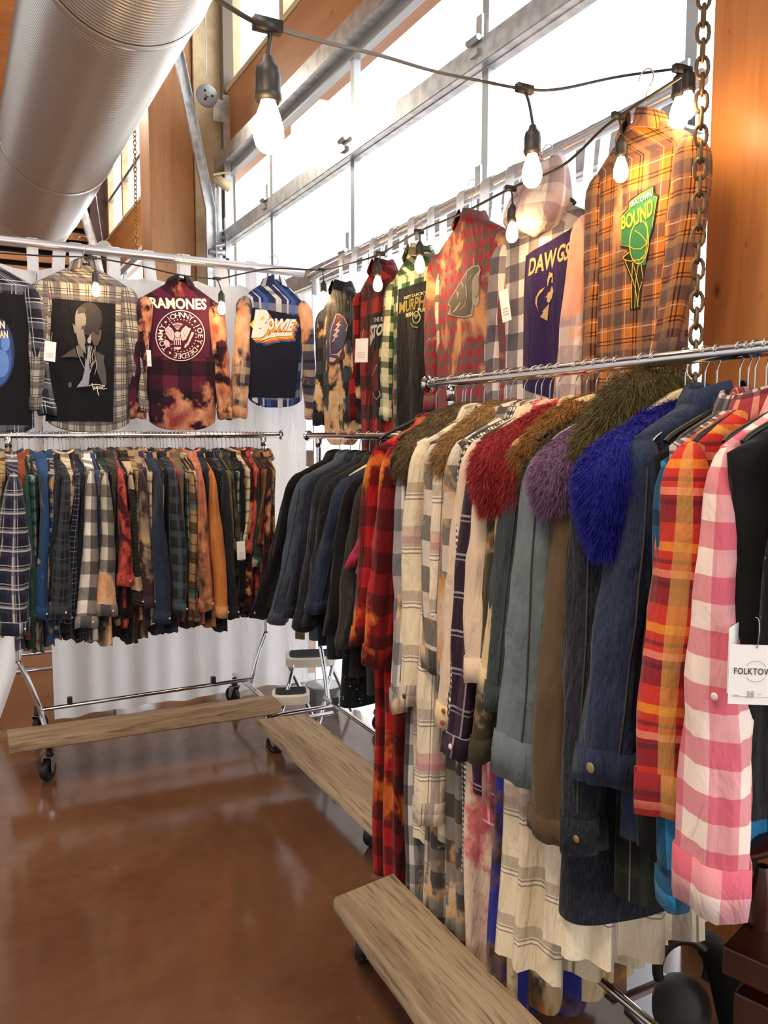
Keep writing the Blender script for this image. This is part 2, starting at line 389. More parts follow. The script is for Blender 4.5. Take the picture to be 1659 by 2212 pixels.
# ---------------------------------------------------------------- pipe and drape
ZP=2.60
lp=MB().tube([(-2.2,4.72,ZP+.02),(1.95,4.72,ZP-.01)],.026,16);o=lp.build('drape_pipe',ALU);tag(o,'long aluminium drape pipe crossing above the left row of band shirts','pipe')
rp=MB().tube([(2.02,1.78,2.66),(1.98,4.68,2.56)],.026,16);o=rp.build('drape_pipe',ALU);tag(o,'aluminium drape pipe running along the window side above the shirts','pipe')
o=MB().tube([(2.03,4.72,0.),(2.03,4.72,2.6)],.024,12).lathe([(.0,0.012),(.2,.012),(.2,0)],24,(2.03,4.72,0.)).build('drape_upright',ALU);tag(o,'aluminium drape upright standing in the corner of booth','upright')
def drape(name,label,A,B,ztop,zbot,sideA=0,sideB=0,tabs=(),seed=0,pipe_z=ZP,amp=.025,pull=None):
    """cloth panel hanging between plan points A,B"""
    A=np.array(A,float);B=np.array(B,float);L=np.linalg.norm(B-A);d=(B-A)/L;nrm=np.array([d[1],-d[0]])
    rs=np.random.default_rng(seed);nu=max(12,int(L/.018));nv=46
    e=thing(name,label,'curtain',(A[0],A[1],0));P=np.zeros((nv,nu,3));ph=rs.uniform(0,6,6)
    for i in range(nv):
        v=i/(nv-1);z=ztop+(zbot-ztop)*v
        for j in range(nu):
            u=j/(nu-1);x=u*L
            sag=.025*abs(math.sin(PI*u*L/.26+ph[5]))*(1-v)**6
            off=amp*(.35+v)*(math.sin(x*19+ph[0]+v*.8)+.6*math.sin(x*41+ph[1])+.5*math.sin(x*9+ph[2]+v))*.6
            xx=x
            if pull: xx=x+pull(u,z)
            P[i,j]=(d[0]*xx+nrm[0]*off,d[1]*xx+nrm[1]*off,z-sag)
    UV=np.zeros((nv,nu,2));UV[...,0]=np.linspace(0,L,nu)[None];UV[...,1]=np.linspace(ztop,zbot,nv)[:,None]
    MB().grid(P,UV).build('cloth_panel',WHITE_CLOTH,e)
    h=P[-3:].copy();h[:,:,:2]+=nrm[None,None]*.004
    for (u,pz,w) in tabs:
        c=A*0+d*u*L;G=[]
        for k in np.linspace(0,1,13):
            a=-PI*.0+PI*k
            G.append([nrm*.034*math.cos(a),pz+.034*math.sin(a)])
        prof=[(nrm*.03+0,ztop-.03)]+[(np.array(g[0]),g[1]) for g in G]+[(-nrm*.03,ztop-.03)]
        ww=rs.uniform(.8,1.15)*w;tw=rs.uniform(-.02,.02)
        GG=[[(c[0]+p[0][0]+d[0]*(s*ww/2+(tw if i in(0,len(prof)-1) else 0)),c[1]+p[0][1]+d[1]*(s*ww/2+(tw if i in(0,len(prof)-1) else 0)),p[1]) for s in(-1,-.33,.33,1)] for i,p in enumerate(prof)]
        UVt=np.zeros((len(prof),4,2));UVt[...,0]=np.array([0,.02,.04,.06]);UVt[...,1]=np.arange(len(prof))[:,None]*.01
        MB().grid(np.array(GG),UVt).build('tab_loop',WHITE_CLOTH,e)
    return e
def tabs_px(A,B,pxs,plane,w=.055,pz=ZP):
    out=[];A=np.array(A);B=np.array(B);L=np.linalg.norm(B-A)
    for p in pxs:
        q=pt(p[0],p[1],**plane);u=float((q[:2]-A)@(B-A)/L/L)
        if -.02<u<1.02:out.append((u,pz(u) if callable(pz) else pz,w))
    return out
pl=dict(Y=4.72)
A1=(-1.6,4.74);xb=pt(112,1450,Y=4.74)[0];B1=(xb,4.74)
drape('cloth_drape','white cloth drape panel at the far left, its edge swept aside',A1,B1,2.49,.03,tabs=[(.75,ZP+.01,.06),(.88,ZP+.01,.06)]+tabs_px(A1,B1,[(70,530)],pl),seed=3,pull=lambda u,z:-max(0,(1.1-z))**1.5*.26*max(0,u-.4)/.6)
A2=(xb+.005,4.75);B2=(1.97,4.75)
drape('cloth_drape','wide white cloth drape panel behind the left rack of shirts',A2,B2,2.49,.02,tabs=tabs_px(A2,B2,[(130,535),(165,540),(247,548),(323,556),(400,565),(478,573),(545,580)],pl),seed=4,amp=.02)
RP=lambda Y:2.66+(Y-1.78)*(2.56-2.66)/2.9
A3=(2.04,1.8);B3=(2.0,3.15);B4=(1.98,4.66)
plr=dict(X=2.01)
drape('cloth_drape','white cloth drape panel on the window side nearest the fir post',A3,B3,2.5,.02,tabs=tabs_px(A3,B3,[(1385,235),(1285,305),(1210,355),(1115,385),(1062,420),(1010,445)],plr,.06,lambda u:RP(1.8+1.35*u)),seed=5)
drape('cloth_drape','white cloth drape panel on the window side nearest the corner',(2.,3.17),B4,2.46,.02,tabs=tabs_px((2.,3.17),B4,[(948,470),(905,500),(862,525),(822,545),(785,560),(755,575)],plr,.06,lambda u:RP(3.17+1.5*u)),seed=6)
# ---------------------------------------------------------------- garments
class Shape:
    """a hanging garment: local x across the shoulders, y its thickness, z up (0 at the neck)"""
    def __init__(s,sw=.23,ln=.75,drop=.075,neck=.07,cb=.05,hb=.06,hw=None,amp=.012,lam=.13,seed=0,tail=.0,pleat=0,pk=9,flat=.8):
        s.__dict__.update(locals());s.hw=hw or sw*1.02;r=np.random.default_rng(seed+11)
        s.ph=r.uniform(0,6.28,8);s.cs=r.uniform(-2.5,2.5,8);s.ls=lam*r.uniform(.8,1.5,8);s.w=[.55,.35,.25,.2]
        s.jit=r.uniform(0,6.28,3)
    def A(s,q):
        if q<s.drop:return s.neck+(s.sw-s.neck)*(max(q,0)/s.drop)**.95
        t=(q-s.drop)/(s.ln-s.drop);return s.sw+(s.hw-s.sw)*t-.012*math.sin(PI*min(1,t*2.2))+.004*math.sin(9*q+s.jit[0])
    def B(s,q):
        if q<s.drop:return .045-.012*q/s.drop
        a=min(1,(q-s.drop)/.22);t=(q-s.drop)/(s.ln-s.drop);return (.033+(s.cb-.033)*a)*(1-t)+s.hb*t if t>0 else .033
    def Fo(s,x,q):
        r=min(1,max(0,(q-s.drop*.7))/.35)
        return s.amp*(.25+.75*r)*(min(1,q/.05))*sum(s.w[k]*math.sin(2*PI*x/s.ls[k]+s.ph[k]+s.cs[k]*q) for k in range(4))
    def surf(s,x,z,eps=0):
        q=-z;A=s.A(q);f=max(0,1-(x/A)**2)**(s.flat/2) if abs(x)<A else 0
        return -s.B(q)*f+s.Fo(x,q)-eps
    def body(s,N=56,rows=30):
        S=[0,.006,.02,.035,.055,s.drop]+list(np.linspace(s.drop+.02,s.ln,rows))
        th=np.linspace(0,2*PI,N,endpoint=False);P=np.zeros((len(S),N,3));UV=np.zeros((len(S),N+1,2))
        c,sn=np.cos(th),np.sin(th)
        for i,q in enumerate(S):
            A=s.A(q);B=s.B(q);pl=1+s.pleat*np.sin(s.pk*th+s.ph[5])*min(1,q/.4)
            x=A*c*(1+(pl-1)*.15);F=np.array([s.Fo(v,q) for v in x])
            y=-B*np.sign(sn)*np.abs(sn)**s.flat*pl+F
            zt=s.tail*(np.abs(c)**3)*(q/s.ln)**4
            P[i]=np.stack([x,y,-q+zt+.006*math.sin(q*5)*0],1)
            arc=np.concatenate([[0],np.cumsum(np.hypot(np.diff(np.append(x,x[0])),np.diff(np.append(y-F,(y-F)[0]))))])
            UV[i,:,0]=arc*(s.sw*4.15/ max(arc[-1],.01)) if q>=s.drop else arc+(s.sw*4.15-arc[-1])*.0
            UV[i,:,1]=-q
        return MB().grid(P,UV,True)
def sleeve(side,sh,L=.6,w=.05,d=.055,out=.03,sy=0,sx=0,cw=None,seed=0,rows=20,N=22,x0=None,flare=0,elbow=0,wedge=1.):
    """returns sleeve grid and a function giving rings for the cuff"""
    r=np.random.default_rng(seed+77);ph=r.uniform(0,6.28,6);cw=cw or w*.75
    th=np.linspace(0,2*PI,N,endpoint=False);c,sn=np.cos(th),np.sin(th)
    xs=(x0 if x0 is not None else sh.sw-.018)
    def ring(t,grow=0,over=None):
        z=-sh.drop+.012-t*L
        cap=min(1,(t*L)/(.075 if wedge==1 else .1));cap=math.sqrt(max(0,1-(1-cap)**2))
        ww=(w+(cw-w)*t+flare*t**6)*(wedge+(1-wedge)*min(1,(t*L)/.4)**.8);dd=d+(cw*.9-d)*t
        wx=max(.002,dd*cap)+grow;wy=max(.002,ww*cap)+grow
        fold=1+.13*np.sin(2*th+ph[0]+5*t)*min(1,t*4)+.07*np.sin(5*th+ph[1]-7*t)*min(1,t*3)+.05*np.sin(9*th+ph[4]+11*t)*min(1,t*3)+.05*np.sin(26*t+3*np.cos(th)+ph[5])*np.exp(-((t-.5)/.22)**2)
        x=side*(xs+out*t)+sx*t+wx*c*fold-side*.012*(1-cap)+side*elbow*math.sin(PI*t)
        y=sy*t**1.15+wy*sn*fold+.008*math.sin(ph[2]+7*t)*t+sh.Fo(side*sh.sw*.95,sh.drop+t*.3)*0
        return np.stack([x,y,np.full(N,z)+.006*np.sin(th*2+ph[3])*t],1)
    T=np.concatenate([[0,.012,.035,.07,.11],np.linspace(.16,1,rows)]);P=np.array([ring(t) for t in T])
    per=2*PI*math.sqrt((w*w+d*d)/2)*.95
    UV=np.zeros((len(T),N+1,2));UV[...,0]=np.linspace(0,per,N+1)[None]+seed*.037%1;UV[...,1]=(-T*L)[:,None]
    return MB().grid(P,UV,True),ring,per
def cuff(ring,L,per,h=.06,grow=.004,t1=1.0):
    t0=1-h/L;P=[ring(t0,0.001),ring(t0,grow),ring((t0+t1)/2,grow+.001),ring(t1+.004,grow),ring(t1+.004,-.006),ring(t1-.03,-.012)]
    n=P[0].shape[0];UV=np.zeros((len(P),n+1,2));UV[...,0]=np.linspace(0,per,n+1)[None];UV[...,1]=np.array([0,.004,h/2,h,h+.004,h+.02])[:,None]
    return MB().grid(np.array(P),UV,True)
def collar(sh,h=.042,fall=.055,N=30,open_=True,tall=1.):
    th=np.linspace(-PI/2+.25,PI*1.5-.25,N) if open_ else np.linspace(0,2*PI,N)
    prof=[(-.006,-.015),(-.004,h*.7),(.0,h),(.008,h*.97),(.02,h*.4),(.034,h-fall*tall),(.028,h-fall*tall-.004)]
    P=[]
    for r,z in prof:
        P.append(np.stack([(sh.neck-.004+r)*np.cos(th),-( .047+r*.8)*np.sin(th)*-1,z+.012*np.cos(th)**2*0-.018*(np.sin(th)<-.5)*0-.02*np.cos(th)**2],1))
    P=np.array(P);UV=np.zeros((len(prof),N,2));UV[...,0]=np.linspace(0,.42,N)[None];UV[...,1]=np.linspace(0,.11,len(prof))[:,None]
    return MB().grid(P,UV)
BTN={}
def button(parent,loc,col='#efe9df',r=.006,axis='y',name='button'):
    if col not in BTN:BTN[col]=plain('button_'+col.strip('#'),col,.35)
    return MB().lathe([(0,-.002),(r*.8,-.0025),(r,-.001),(r,.001),(0,.001)],12,loc,axis).build(name,BTN[col],parent)
def hanger(label,loc,rz,kind='black',hh=.095,w=.2,railr=.016,group=None):
    """hanger with its hook over the rail; origin at the neck peak"""
    e=thing('clothes_hanger',label,'hanger',loc,rz,group)
    r=railr+.003;P=[(0,0,0),(0,0,hh-r*2.2)];ctr=hh
    pts=[]
    for a in np.linspace(-.35*PI,1.08*PI,12): pts.append((r*math.cos(PI-a)*-1*-1,0,ctr+r*math.sin(a)))
    arc=[( -r*math.cos(a)*-1,0,ctr+r*math.sin(a)) for a in np.linspace(-.55*PI,1.1*PI,14)]
    # swing the hook round the rail: rail runs along local y
    P=[(0,0,-.01),(0,0,hh-2.0*r)]+[(r*math.sin(a),0,hh-r*math.cos(a)+.0) for a in np.linspace(.5,PI*1.45,12)]
    MB().tube(spline(P,3),.0019,6).build('hook',HOOKM,e)
    if kind=='wood':
        m=WOODH;prof=[]
        for t in np.linspace(-1,1,17):
            x=t*w;z=-.01-.075*abs(t)**1.5;hgt=.034*(1-.45*abs(t));prof.append([(x,-.009,z+hgt*.6),(x,.009,z+hgt*.6),(x,.012,z-hgt*.5),(x,-.012,z-hgt*.5)])
        MB().grid(np.array(prof),None,True).build('shoulder_bar',m,e)
    else:
        P=[(-w,0,-.085),(-w*.85,0,-.066),(-.03,0,-.006),(0,0,.004),(.03,0,-.006),(w*.85,0,-.066),(w,0,-.085)]
        m=MB().tube(spline(P,3),.006 if kind=='black' else .004,6).tube([(-w*.97,0,-.088),(w*.97,0,-.088)],.004,6)
        m.lathe([(0,.012),(.006,.012),(.011,-.004),(.0,-.01)],8)
        m.build('shoulder_bar',BLKP if kind=='black' else HOOKM,e)
    return e
WOODH=plain('pale_hanger_wood','#e2cfa6',.4)
def garment(name,label,cat,loc,rz,mat,sh,slv=None,mat_s=None,col_m=None,has_collar=True,cuff_m=None,hang=None,group=None,detail=2,far=True,noslv=False,cuff_h=.06,btn=None,N=56,rows=30,seam=None,tall=1.,slv2=None,mat_s2=None):
    """slv: dict for the viewer-side sleeve (side -1); the other one mirrors it plainly"""
    e=thing(name,label,cat,loc,rz,group)
    sh.body(N,rows).build('body',mat,e)
    if has_collar: collar(sh,tall=tall).build('collar',col_m or mat,e)
    if not noslv:
        s=dict(L=.58,w=.045,d=.05);s.update(slv or {})
        for side in ((-1,1) if far else (-1,)):
            k=dict(s)
            if side==1:
                k.update(sy=k.get('sy',0)*.3,sx=0,flare=0);k.update(slv2 or {})
            m,ring,per=sleeve(side,sh,seed=sh.seed+side,**k);o=m.build('sleeve',(mat_s2 if side==1 and mat_s2 else mat_s) or mat,e)
            if cuff_h and (side==-1 or detail>1):
                cu=cuff(ring,k['L'],per,cuff_h,.004).build('cuff',(mat_s2 if side==1 and mat_s2 else None) or cuff_m or mat_s or mat,o)
                if side==-1 and btn:
                    R=ring(1-cuff_h*.5/k['L'],.009);n=len(R)
                    for bi in btn.get('n',[0]):
                        R=ring(1-cuff_h*(.5)/k['L']-bi*.03/k['L'],.0075)
                        p=R[int(btn.get('a',.55)*n)%n];button(cu,tuple(p),btn.get('c','#e8e2d8'),btn.get('r',.006),btn.get('ax','x'))
            if seam and side==-1:
                n=None;Q=[ring(t,.0015)[int(seam[0]*22)%22] for t in np.linspace(.1,.9,16)]
                MB().tube(Q,.0022,5).build('seam',seam[1],o)
    return e
# ---- fur
def fur_mat(name,c1,c2,c3):
    t=NT(name);uv=t.coord('UV');s=t.n('ShaderNodeSeparateXYZ');t.l(uv,s.inputs[0])
    ob=t.coord('Object');n=t.noise(ob,16,3)
    c=t.mix(t.ramp(n,.35,.65),c1,c2);c=t.mix(t.math('MULTIPLY',s.outputs[1],.55),c,c3);c=t.mix(t.math('MULTIPLY',s.outputs[0],.35),c,(.0,.0,.0,1))
    t.v(c,t.b.inputs['Base Color']);t.set(Roughness=.65);t.b.inputs['Specular IOR Level'].default_value=.25;return t.m
def fur(parent,path,rad,mat,n=9000,ln=.045,seed=0,name='fur_collar',gx=(0,0,-1),base=None,ew=.0011,comb=(0,0,0)):
    rs=np.random.default_rng(seed);P=spline(path,8);rad=np.interp(np.linspace(0,1,len(P)),np.linspace(0,1,len(rad)),rad)
    m=MB().tube(P,rad*.85,14)
    T=np.gradient(P,axis=0);T/=np.linalg.norm(T,axis=1)[:,None]
    idx=rs.uniform(0,len(P)-1.001,n);i0=idx.astype(int);f=(idx-i0)[:,None]
    C=P[i0]*(1-f)+P[i0+1]*f;t=T[i0]*(1-f)+T[i0+1]*f;t/=np.linalg.norm(t,axis=1)[:,None];r=(rad[i0]*(1-f[:,0])+rad[i0+1]*f[:,0])
    a=rs.normal(size=(n,3));a-=t*(a*t).sum(1)[:,None];a/=np.linalg.norm(a,axis=1)[:,None]
    root=C+a*r[:,None]*.8
    # clumps
    cl=rs.normal(size=(n//14+1,3))*.13;ci=rs.permutation(n)//14
    key=np.argsort(np.round(idx*1.3)*50+np.round(np.arctan2(a[:,2],a[:,0])*3));ci=np.empty(n,int);ci[key]=np.arange(n)//14
    d=a*.85+np.array(gx)*.45+np.array(comb)+cl[ci]+rs.normal(size=(n,3))*.16;d/=np.linalg.norm(d,axis=1)[:,None]
    L=ln*rs.uniform(.55,1.15,n)[:,None];mid=root+d*L*.55;tip=root+d*L+np.array([0,0,-1.])*L*.28+cl[ci]*L*.3
    w=np.cross(d,rs.normal(size=(n,3)));w/=np.linalg.norm(w,axis=1)[:,None];w*=ew
    V=np.stack([root-w,root+w,mid+w*.75,mid-w*.75,tip],1).reshape(-1,3)
    u=rs.uniform(0,1,n);F=[];U=[]
    for k in range(n):
        b=5*k;F.append((b,b+1,b+2,b+3));F.append((b+3,b+2,b+4));x=u[k];U.append(((x,0),(x,0),(x,.5),(x,.5)));U.append(((x,.5),(x,.5),(x,1)))
    m.raw(V,F,U);return m.build(name,mat,parent)
# ---- flat prints that follow the cloth
def text2d(s,size=1.,bold=0.,shear=0.,sp=1.,align='CENTER'):
    cu=bpy.data.curves.new('txt','FONT');cu.body=s;cu.size=size;cu.offset=bold*size;cu.shear=shear;cu.space_character=sp;cu.align_x=align;cu.align_y='CENTER';cu.resolution_u=3;cu.fill_mode='FRONT'
    o=bpy.data.objects.new('txt',cu);COL.objects.link(o);dg=bpy.context.evaluated_depsgraph_get();dg.update();me=bpy.data.meshes.new_from_object(o.evaluated_get(dg))
    bpy.data.objects.remove(o);bpy.data.curves.remove(cu)
    V=[(v.co.x,v.co.y) for v in me.vertices];F=[tuple(p.vertices) for p in me.polygons];bpy.data.meshes.remove(me)
    return np.array(V).reshape(-1,2),F
def fit(sh,x,z,w,h):
    V,F=sh;lo=V.min(0);hi=V.max(0);k=(V-lo)/(hi-lo+1e-9);return np.stack([x+(k[:,0]-.5)*w,z+(k[:,1]-.5)*h],1),F
def xf(sh,f): V,F=sh;return np.array([f(a,b) for a,b in V]),F
def poly(P):
    from mathutils.geometry import tessellate_polygon
    P=[tuple(p) for p in P];T=tessellate_polygon([[Vector((a,b,0)) for a,b in P]]);return np.array(P),[tuple(t) for t in T]
def stroke(P,w,closed=False):
    P=np.array(P,float)
    if closed:P=np.vstack([P,P[:1]])
    w=np.full(len(P),w) if np.isscalar(w) else np.array(w)
    T=np.gradient(P,axis=0)
    if closed:T[0]=T[-1]=(P[1]-P[-2])
    T/=np.linalg.norm(T,axis=1)[:,None]+1e-9;N=np.stack([-T[:,1],T[:,0]],1)
    V=np.vstack([P+N*w[:,None]/2,P-N*w[:,None]/2]);n=len(P);return V,[(i,i+1,n+i+1,n+i) for i in range(n-1)]
def ell(cx,cy,a,b,n=40,t0=0,t1=2*PI,rot=0):
    t=np.linspace(t0,t1,n);x=a*np.cos(t);y=b*np.sin(t);return np.stack([cx+x*math.cos(rot)-y*math.sin(rot),cy+x*math.sin(rot)+y*math.cos(rot)],1)
def star(cx,cy,r,k=5):
    return poly([(cx+(r if i%2==0 else r*.42)*math.sin(PI*i/k),cy+(r if i%2==0 else r*.42)*math.cos(PI*i/k)) for i in range(2*k)])
def decal(parent,sh,shapes,mat,name='print',lvl=1,seg=.014,y0=None):
    bm=bmesh.new()
    for V,F in shapes:
        vs=[bm.verts.new((float(a),0,float(b))) for a,b in V]
        for f in F:
            try:bm.faces.new([vs[i] for i in f])
            except ValueError:pass
    bmesh.ops.triangulate(bm,faces=bm.faces[:])
    for _ in range(4):
        E_=[e for e in bm.edges if e.calc_length()>seg*1.3]
        if not E_:break
        bmesh.ops.subdivide_edges(bm,edges=E_,cuts=1);bmesh.ops.triangulate(bm,faces=bm.faces[:])
    for v in bm.verts: v.co.y=sh.surf(v.co.x,v.co.z,.0022+.0011*lvl) if y0 is None else y0-.0006*lvl
    for f in bm.faces:
        f.normal_update()
        if f.normal.y>0:f.normal_flip()
    me=bpy.data.meshes.new(name);uvl=bm.loops.layers.uv.new('UVMap')
    for f in bm.faces:
        for l in f.loops:l[uvl].uv=(l.vert.co.x,l.vert.co.z)
    bm.to_mesh(me);bm.free();me.materials.append(mat);me.polygons.foreach_set('use_smooth',[True]*len(me.polygons))
    o=bpy.data.objects.new(name,me);COL.objects.link(o);o.parent=parent;return o
def panel(parent,sh,xl,xr,zt,zb,mat,name='back_panel',nx=26,nz=34,lvl=0):
    G=[]
    for i in range(nz):
        v=i/(nz-1)
        row=[]
        for j in range(nx):
            u=j/(nx-1);z_t=zt(u) if callable(zt) else zt;z_b=zb(u) if callable(zb) else zb;z=z_t+(z_b-z_t)*v
            a=xl(v) if callable(xl) else xl;b=xr(v) if callable(xr) else xr;x=a+(b-a)*u
            row.append((x,sh.surf(x,z,.0018),z))
        G.append(row)
    G=np.array(G);UV=G[:,:,[0,2]];return MB().grid(G,UV).build(name,mat,parent)
def tagcard(parent,loc,w,h,rz=0,rx=0,name='price_tag',mat=None,toplevel=False,label=None):
    m=MB().box((0,0,0),(w,.0008,h));o=m.build(name,mat or WHITEC,parent,False,loc=loc,rot=(rx,0,rz));return o
# ---------------------------------------------------------------- shirts pinned on the drape pipes
class Wall:
    """frame of one shirt on the wall: side 'L' faces -Y, side 'R' faces -X"""
    def __init__(s,side,px,py,plane):
        s.side=side;s.plane=plane
        s.loc=pt(px,py,Y=plane) if side=='L' else pt(px,py,X=plane);s.rz=0 if side=='L' else -PI/2
    def P(s,p):
        q=pt(p[0],p[1],Y=s.plane-.055) if s.side=='L' else pt(p[0],p[1],X=s.plane-.055)
        return (q[0]-s.loc[0],q[2]-s.loc[2]) if s.side=='L' else (-(q[1]-s.loc[1]),q[2]-s.loc[2])
    def M(s,sh):
        V,F=sh;return np.array([s.P(v) for v in V]),F
def crop(ox,oy,k): return lambda P:[(ox+x*k,oy+y*k) for x,y in P]
def qt(txt,quad,bold=.02,shear=0,arc=0,sp=1.):
    V,F=text2d(txt,1.,bold,shear,sp);lo=V.min(0);hi=V.max(0);k=(V-lo)/(hi-lo);tl,tr,br,bl=[np.array(q,float) for q in quad];o=[]
    for a,b in k:
        p=(tl*(1-a)+tr*a)*b+(bl*(1-a)+br*a)*(1-b);p[1]+=arc*4*(a-.5)**2;o.append(p)
    return np.array(o),F
PR={}
def pr(c):
    if c not in PR:
        t=NT('print_'+c.strip('#'));n=t.noise(t.coord('Object'),60,3);t.v(t.mix(t.math('MULTIPLY',t.ramp(n,.5,.8),.18),c,(.01,.01,.01,1)),t.b.inputs['Base Color']);t.set(Roughness=.75);PR[c]=t.m
    return PR[c]
class Deco:
    def __init__(s,e,sh,W):s.e=e;s.sh=sh;s.W=W;s.l=1
    def add(s,shapes,c,name='print',y0=None):
        if isinstance(shapes,tuple):shapes=[shapes]
        decal(s.e,s.sh,[s.W.M(x) for x in shapes],pr(c),name,s.l,y0=y0);s.l+=1
JET=fab('black_jersey','#15151a',wr=.25);NAVYJ=fab('navy_jersey','#171b2e',wr=.25)
MARJ=fab('maroon_jersey','#4b1c33',wr=.25);PURPJ=fab('purple_jersey','#2f1d4d',wr=.25)
def wshirt(px,py,side,plane,label,mat,sw,ln,seed,slv=None,panelspec=None,tail=.05,mat_s=None,rzoff=0,hook='#',**k):
    W=Wall(side,px,py,plane);sh=Shape(sw=sw,ln=ln,cb=.045,hb=.04,amp=.006,lam=.17,seed=seed,tail=tail,drop=.095,neck=.062,hw=sw*.86)
    e=garment('flannel_shirt',label,'shirt',W.loc,W.rz+rzoff,mat,sh,{**dict(L=.66,w=.05,d=.055,out=.05,cw=.045),**(slv or {})},mat_s=mat_s,N=84,rows=46,**k)
    if panelspec:
        m,tl,tr,br,bl=panelspec;P=[W.P(p) for p in (tl,tr,br,bl)]
        panel(e,sh,lambda v:P[0][0]*(1-v)+P[3][0]*v,lambda v:P[1][0]*(1-v)+P[2][0]*v,lambda u:P[0][1]*(1-u)+P[1][1]*u,lambda u:max(-ln+.004+tail,P[3][1]*(1-u)+P[2][1]*u),m)
    return e,sh,Deco(e,sh,W),W
def wallhanger(W,label,kind='black',up=.02,hh=.11):
    l=W.loc+np.array([0,0,up]);return hanger(label,l,W.rz,kind,hh,.15,.026)
YL=4.58;XR=1.87
# 1 leftmost, cropped
m=tartan('plaid_blackblue','#23242c',[(.006,.03,'#c9cdd8',.6),(.028,.05,'#6d6f7b',.45),(.004,.02,'#dfe0e6',.6)],.1,rot=0,bleach=(.3,'#a06c50','#7c5242',4))
e,sh,D,W=wshirt(-42,568,'L',YL,'black and blue plaid shirt with a blue nebula print, leftmost in the upper row',m,.25,.86,21,dict(sx=-.0))
P=W.P((60,640));Q=W.P((60,918));panel(e,sh,-.19,P[0],P[1]+.01,Q[1],JET)
def disc(cx,cy,r,n=40):return poly(ell(cx,cy,r[0],r[1],n))
D.add([disc(-12,762,(44,78))],'#1c2f63');D.add([disc(-8,775,(34,58))],'#31549c')
D.add([disc(2,785,(18,30)),disc(12,740,(10,18))],'#5b82c4')
D.add([qt('N',[(-2,692),(10,693),(11,710),(0,709)],.04),qt('AN',[(-2,713),(17,714),(18,731),(0,730)],.04)],'#e6d9b8','lettering')
wallhanger(W,'black hanger holding the leftmost nebula print shirt')
# 2 portrait
m=tartan('plaid_creamnavy','#aca598',[(.034,.034,'#3d3a4a',.72),(.004,.012,'#1d1c2c',.85),(.004,.03,'#1d1c2c',.85),(.012,.0,'#7d7468',.5)],.092)
e,sh,D,W=wshirt(182,577,'L',YL,'cream and navy plaid shirt with a grey portrait of a person, hands folded, on black',m,.235,.86,22,dict(sx=.0,w=.045),panelspec=(JET,(114,643),(251,655),(246,938),(101,930)))
C=crop(100,640,.1085)
g=lambda P,c:D.add([poly(C(P))],c)
D.add([poly(ell(192.5,688,29,36))],'#1d1b1c')
g([(600,300),(640,230),(720,190),(770,330),(800,430),(795,540),(770,600),(757,700),(772,800),(790,900),(770,960),(790,1060),(800,1150),(755,1100),(700,1020),(640,930),(605,760),(580,560),(580,400)],'#7e7975')
g([(640,240),(720,190),(800,240),(780,320),(700,330),(620,350)],'#3a3634')
g([(530,540),(560,560),(592,610),(592,740),(560,715),(542,620)],'#7b7470')
g([(900,720),(1000,690),(1105,660),(1090,840),(1020,980),(960,980),(920,900)],'#4b4138')
g([(960,700),(1060,690),(1050,770),(980,760)],'#191514');g([(700,600),(770,570),(770,640),(720,640)],'#3b3736')
g([(890,740),(900,860),(880,940),(830,930),(815,870),(860,790)],'#9a928d');g([(790,1000),(870,960),(880,1000),(820,1060)],'#3d3938')
g([(600,1000),(640,960),(730,1060),(745,1225),(640,1180)],'#645b56');g([(285,1220),(420,1120),(570,1030),(625,1220),(520,1205)],'#463b34')
g([(995,1100),(1160,1190),(1140,1290),(1185,1480),(1205,1770),(1110,1750),(1010,1500),(985,1300)],'#454447')
g([(780,1210),(805,1290),(830,1010),(880,985),(862,1200),(850,1350),(872,1500),(840,1790),(600,1815),(720,1650),(765,1450)],'#8a8e9c')
D.add([stroke(C([(905,1000),(870,1180),(880,1340)]),1.6),stroke(C([(945,1060),(905,1200),(930,1300),(880,1400)]),1.4),stroke(C([(970,1000),(965,1150),(975,1270),(900,1400),(870,1520)]),1.4),stroke(C([(985,1280),(1000,1400),(960,1560)]),1.2)],'#b5a99a')
D.add([poly(ell(100+470*.1085,640+1765*.1085,3.4,6.2,24))],'#5b534c')
D.add([stroke(C([(595,1000),(625,1140),(690,1290),(765,1445)]),.9)],'#b9b3aa')
s=lambda P,w=1.6:stroke(spline(np.array([(a,0,b) for a,b in C(P)]),4)[:,[0,2]],w)
D.add([s([(850,1790),(890,1765),(1000,1757),(1165,1782)]),s([(905,1730),(922,1800),(945,1868)]),s([(950,1790),(955,1838),(978,1845),(990,1795),(995,1845)],1.3),s([(1012,1795),(1015,1880),(1042,1975)]),s([(1015,1800),(1045,1800),(1045,1835),(1018,1840)],1.3),s([(1098,1800),(1068,1805),(1066,1840),(1095,1835),(1100,1800),(1106,1842)],1.3),s([(1165,1798),(1120,1803),(1112,1835),(1140,1848),(1205,1830)],1.5)],'#e2dccb','lettering')
wallhanger(W,'wire hanger holding the portrait print shirt','wire')
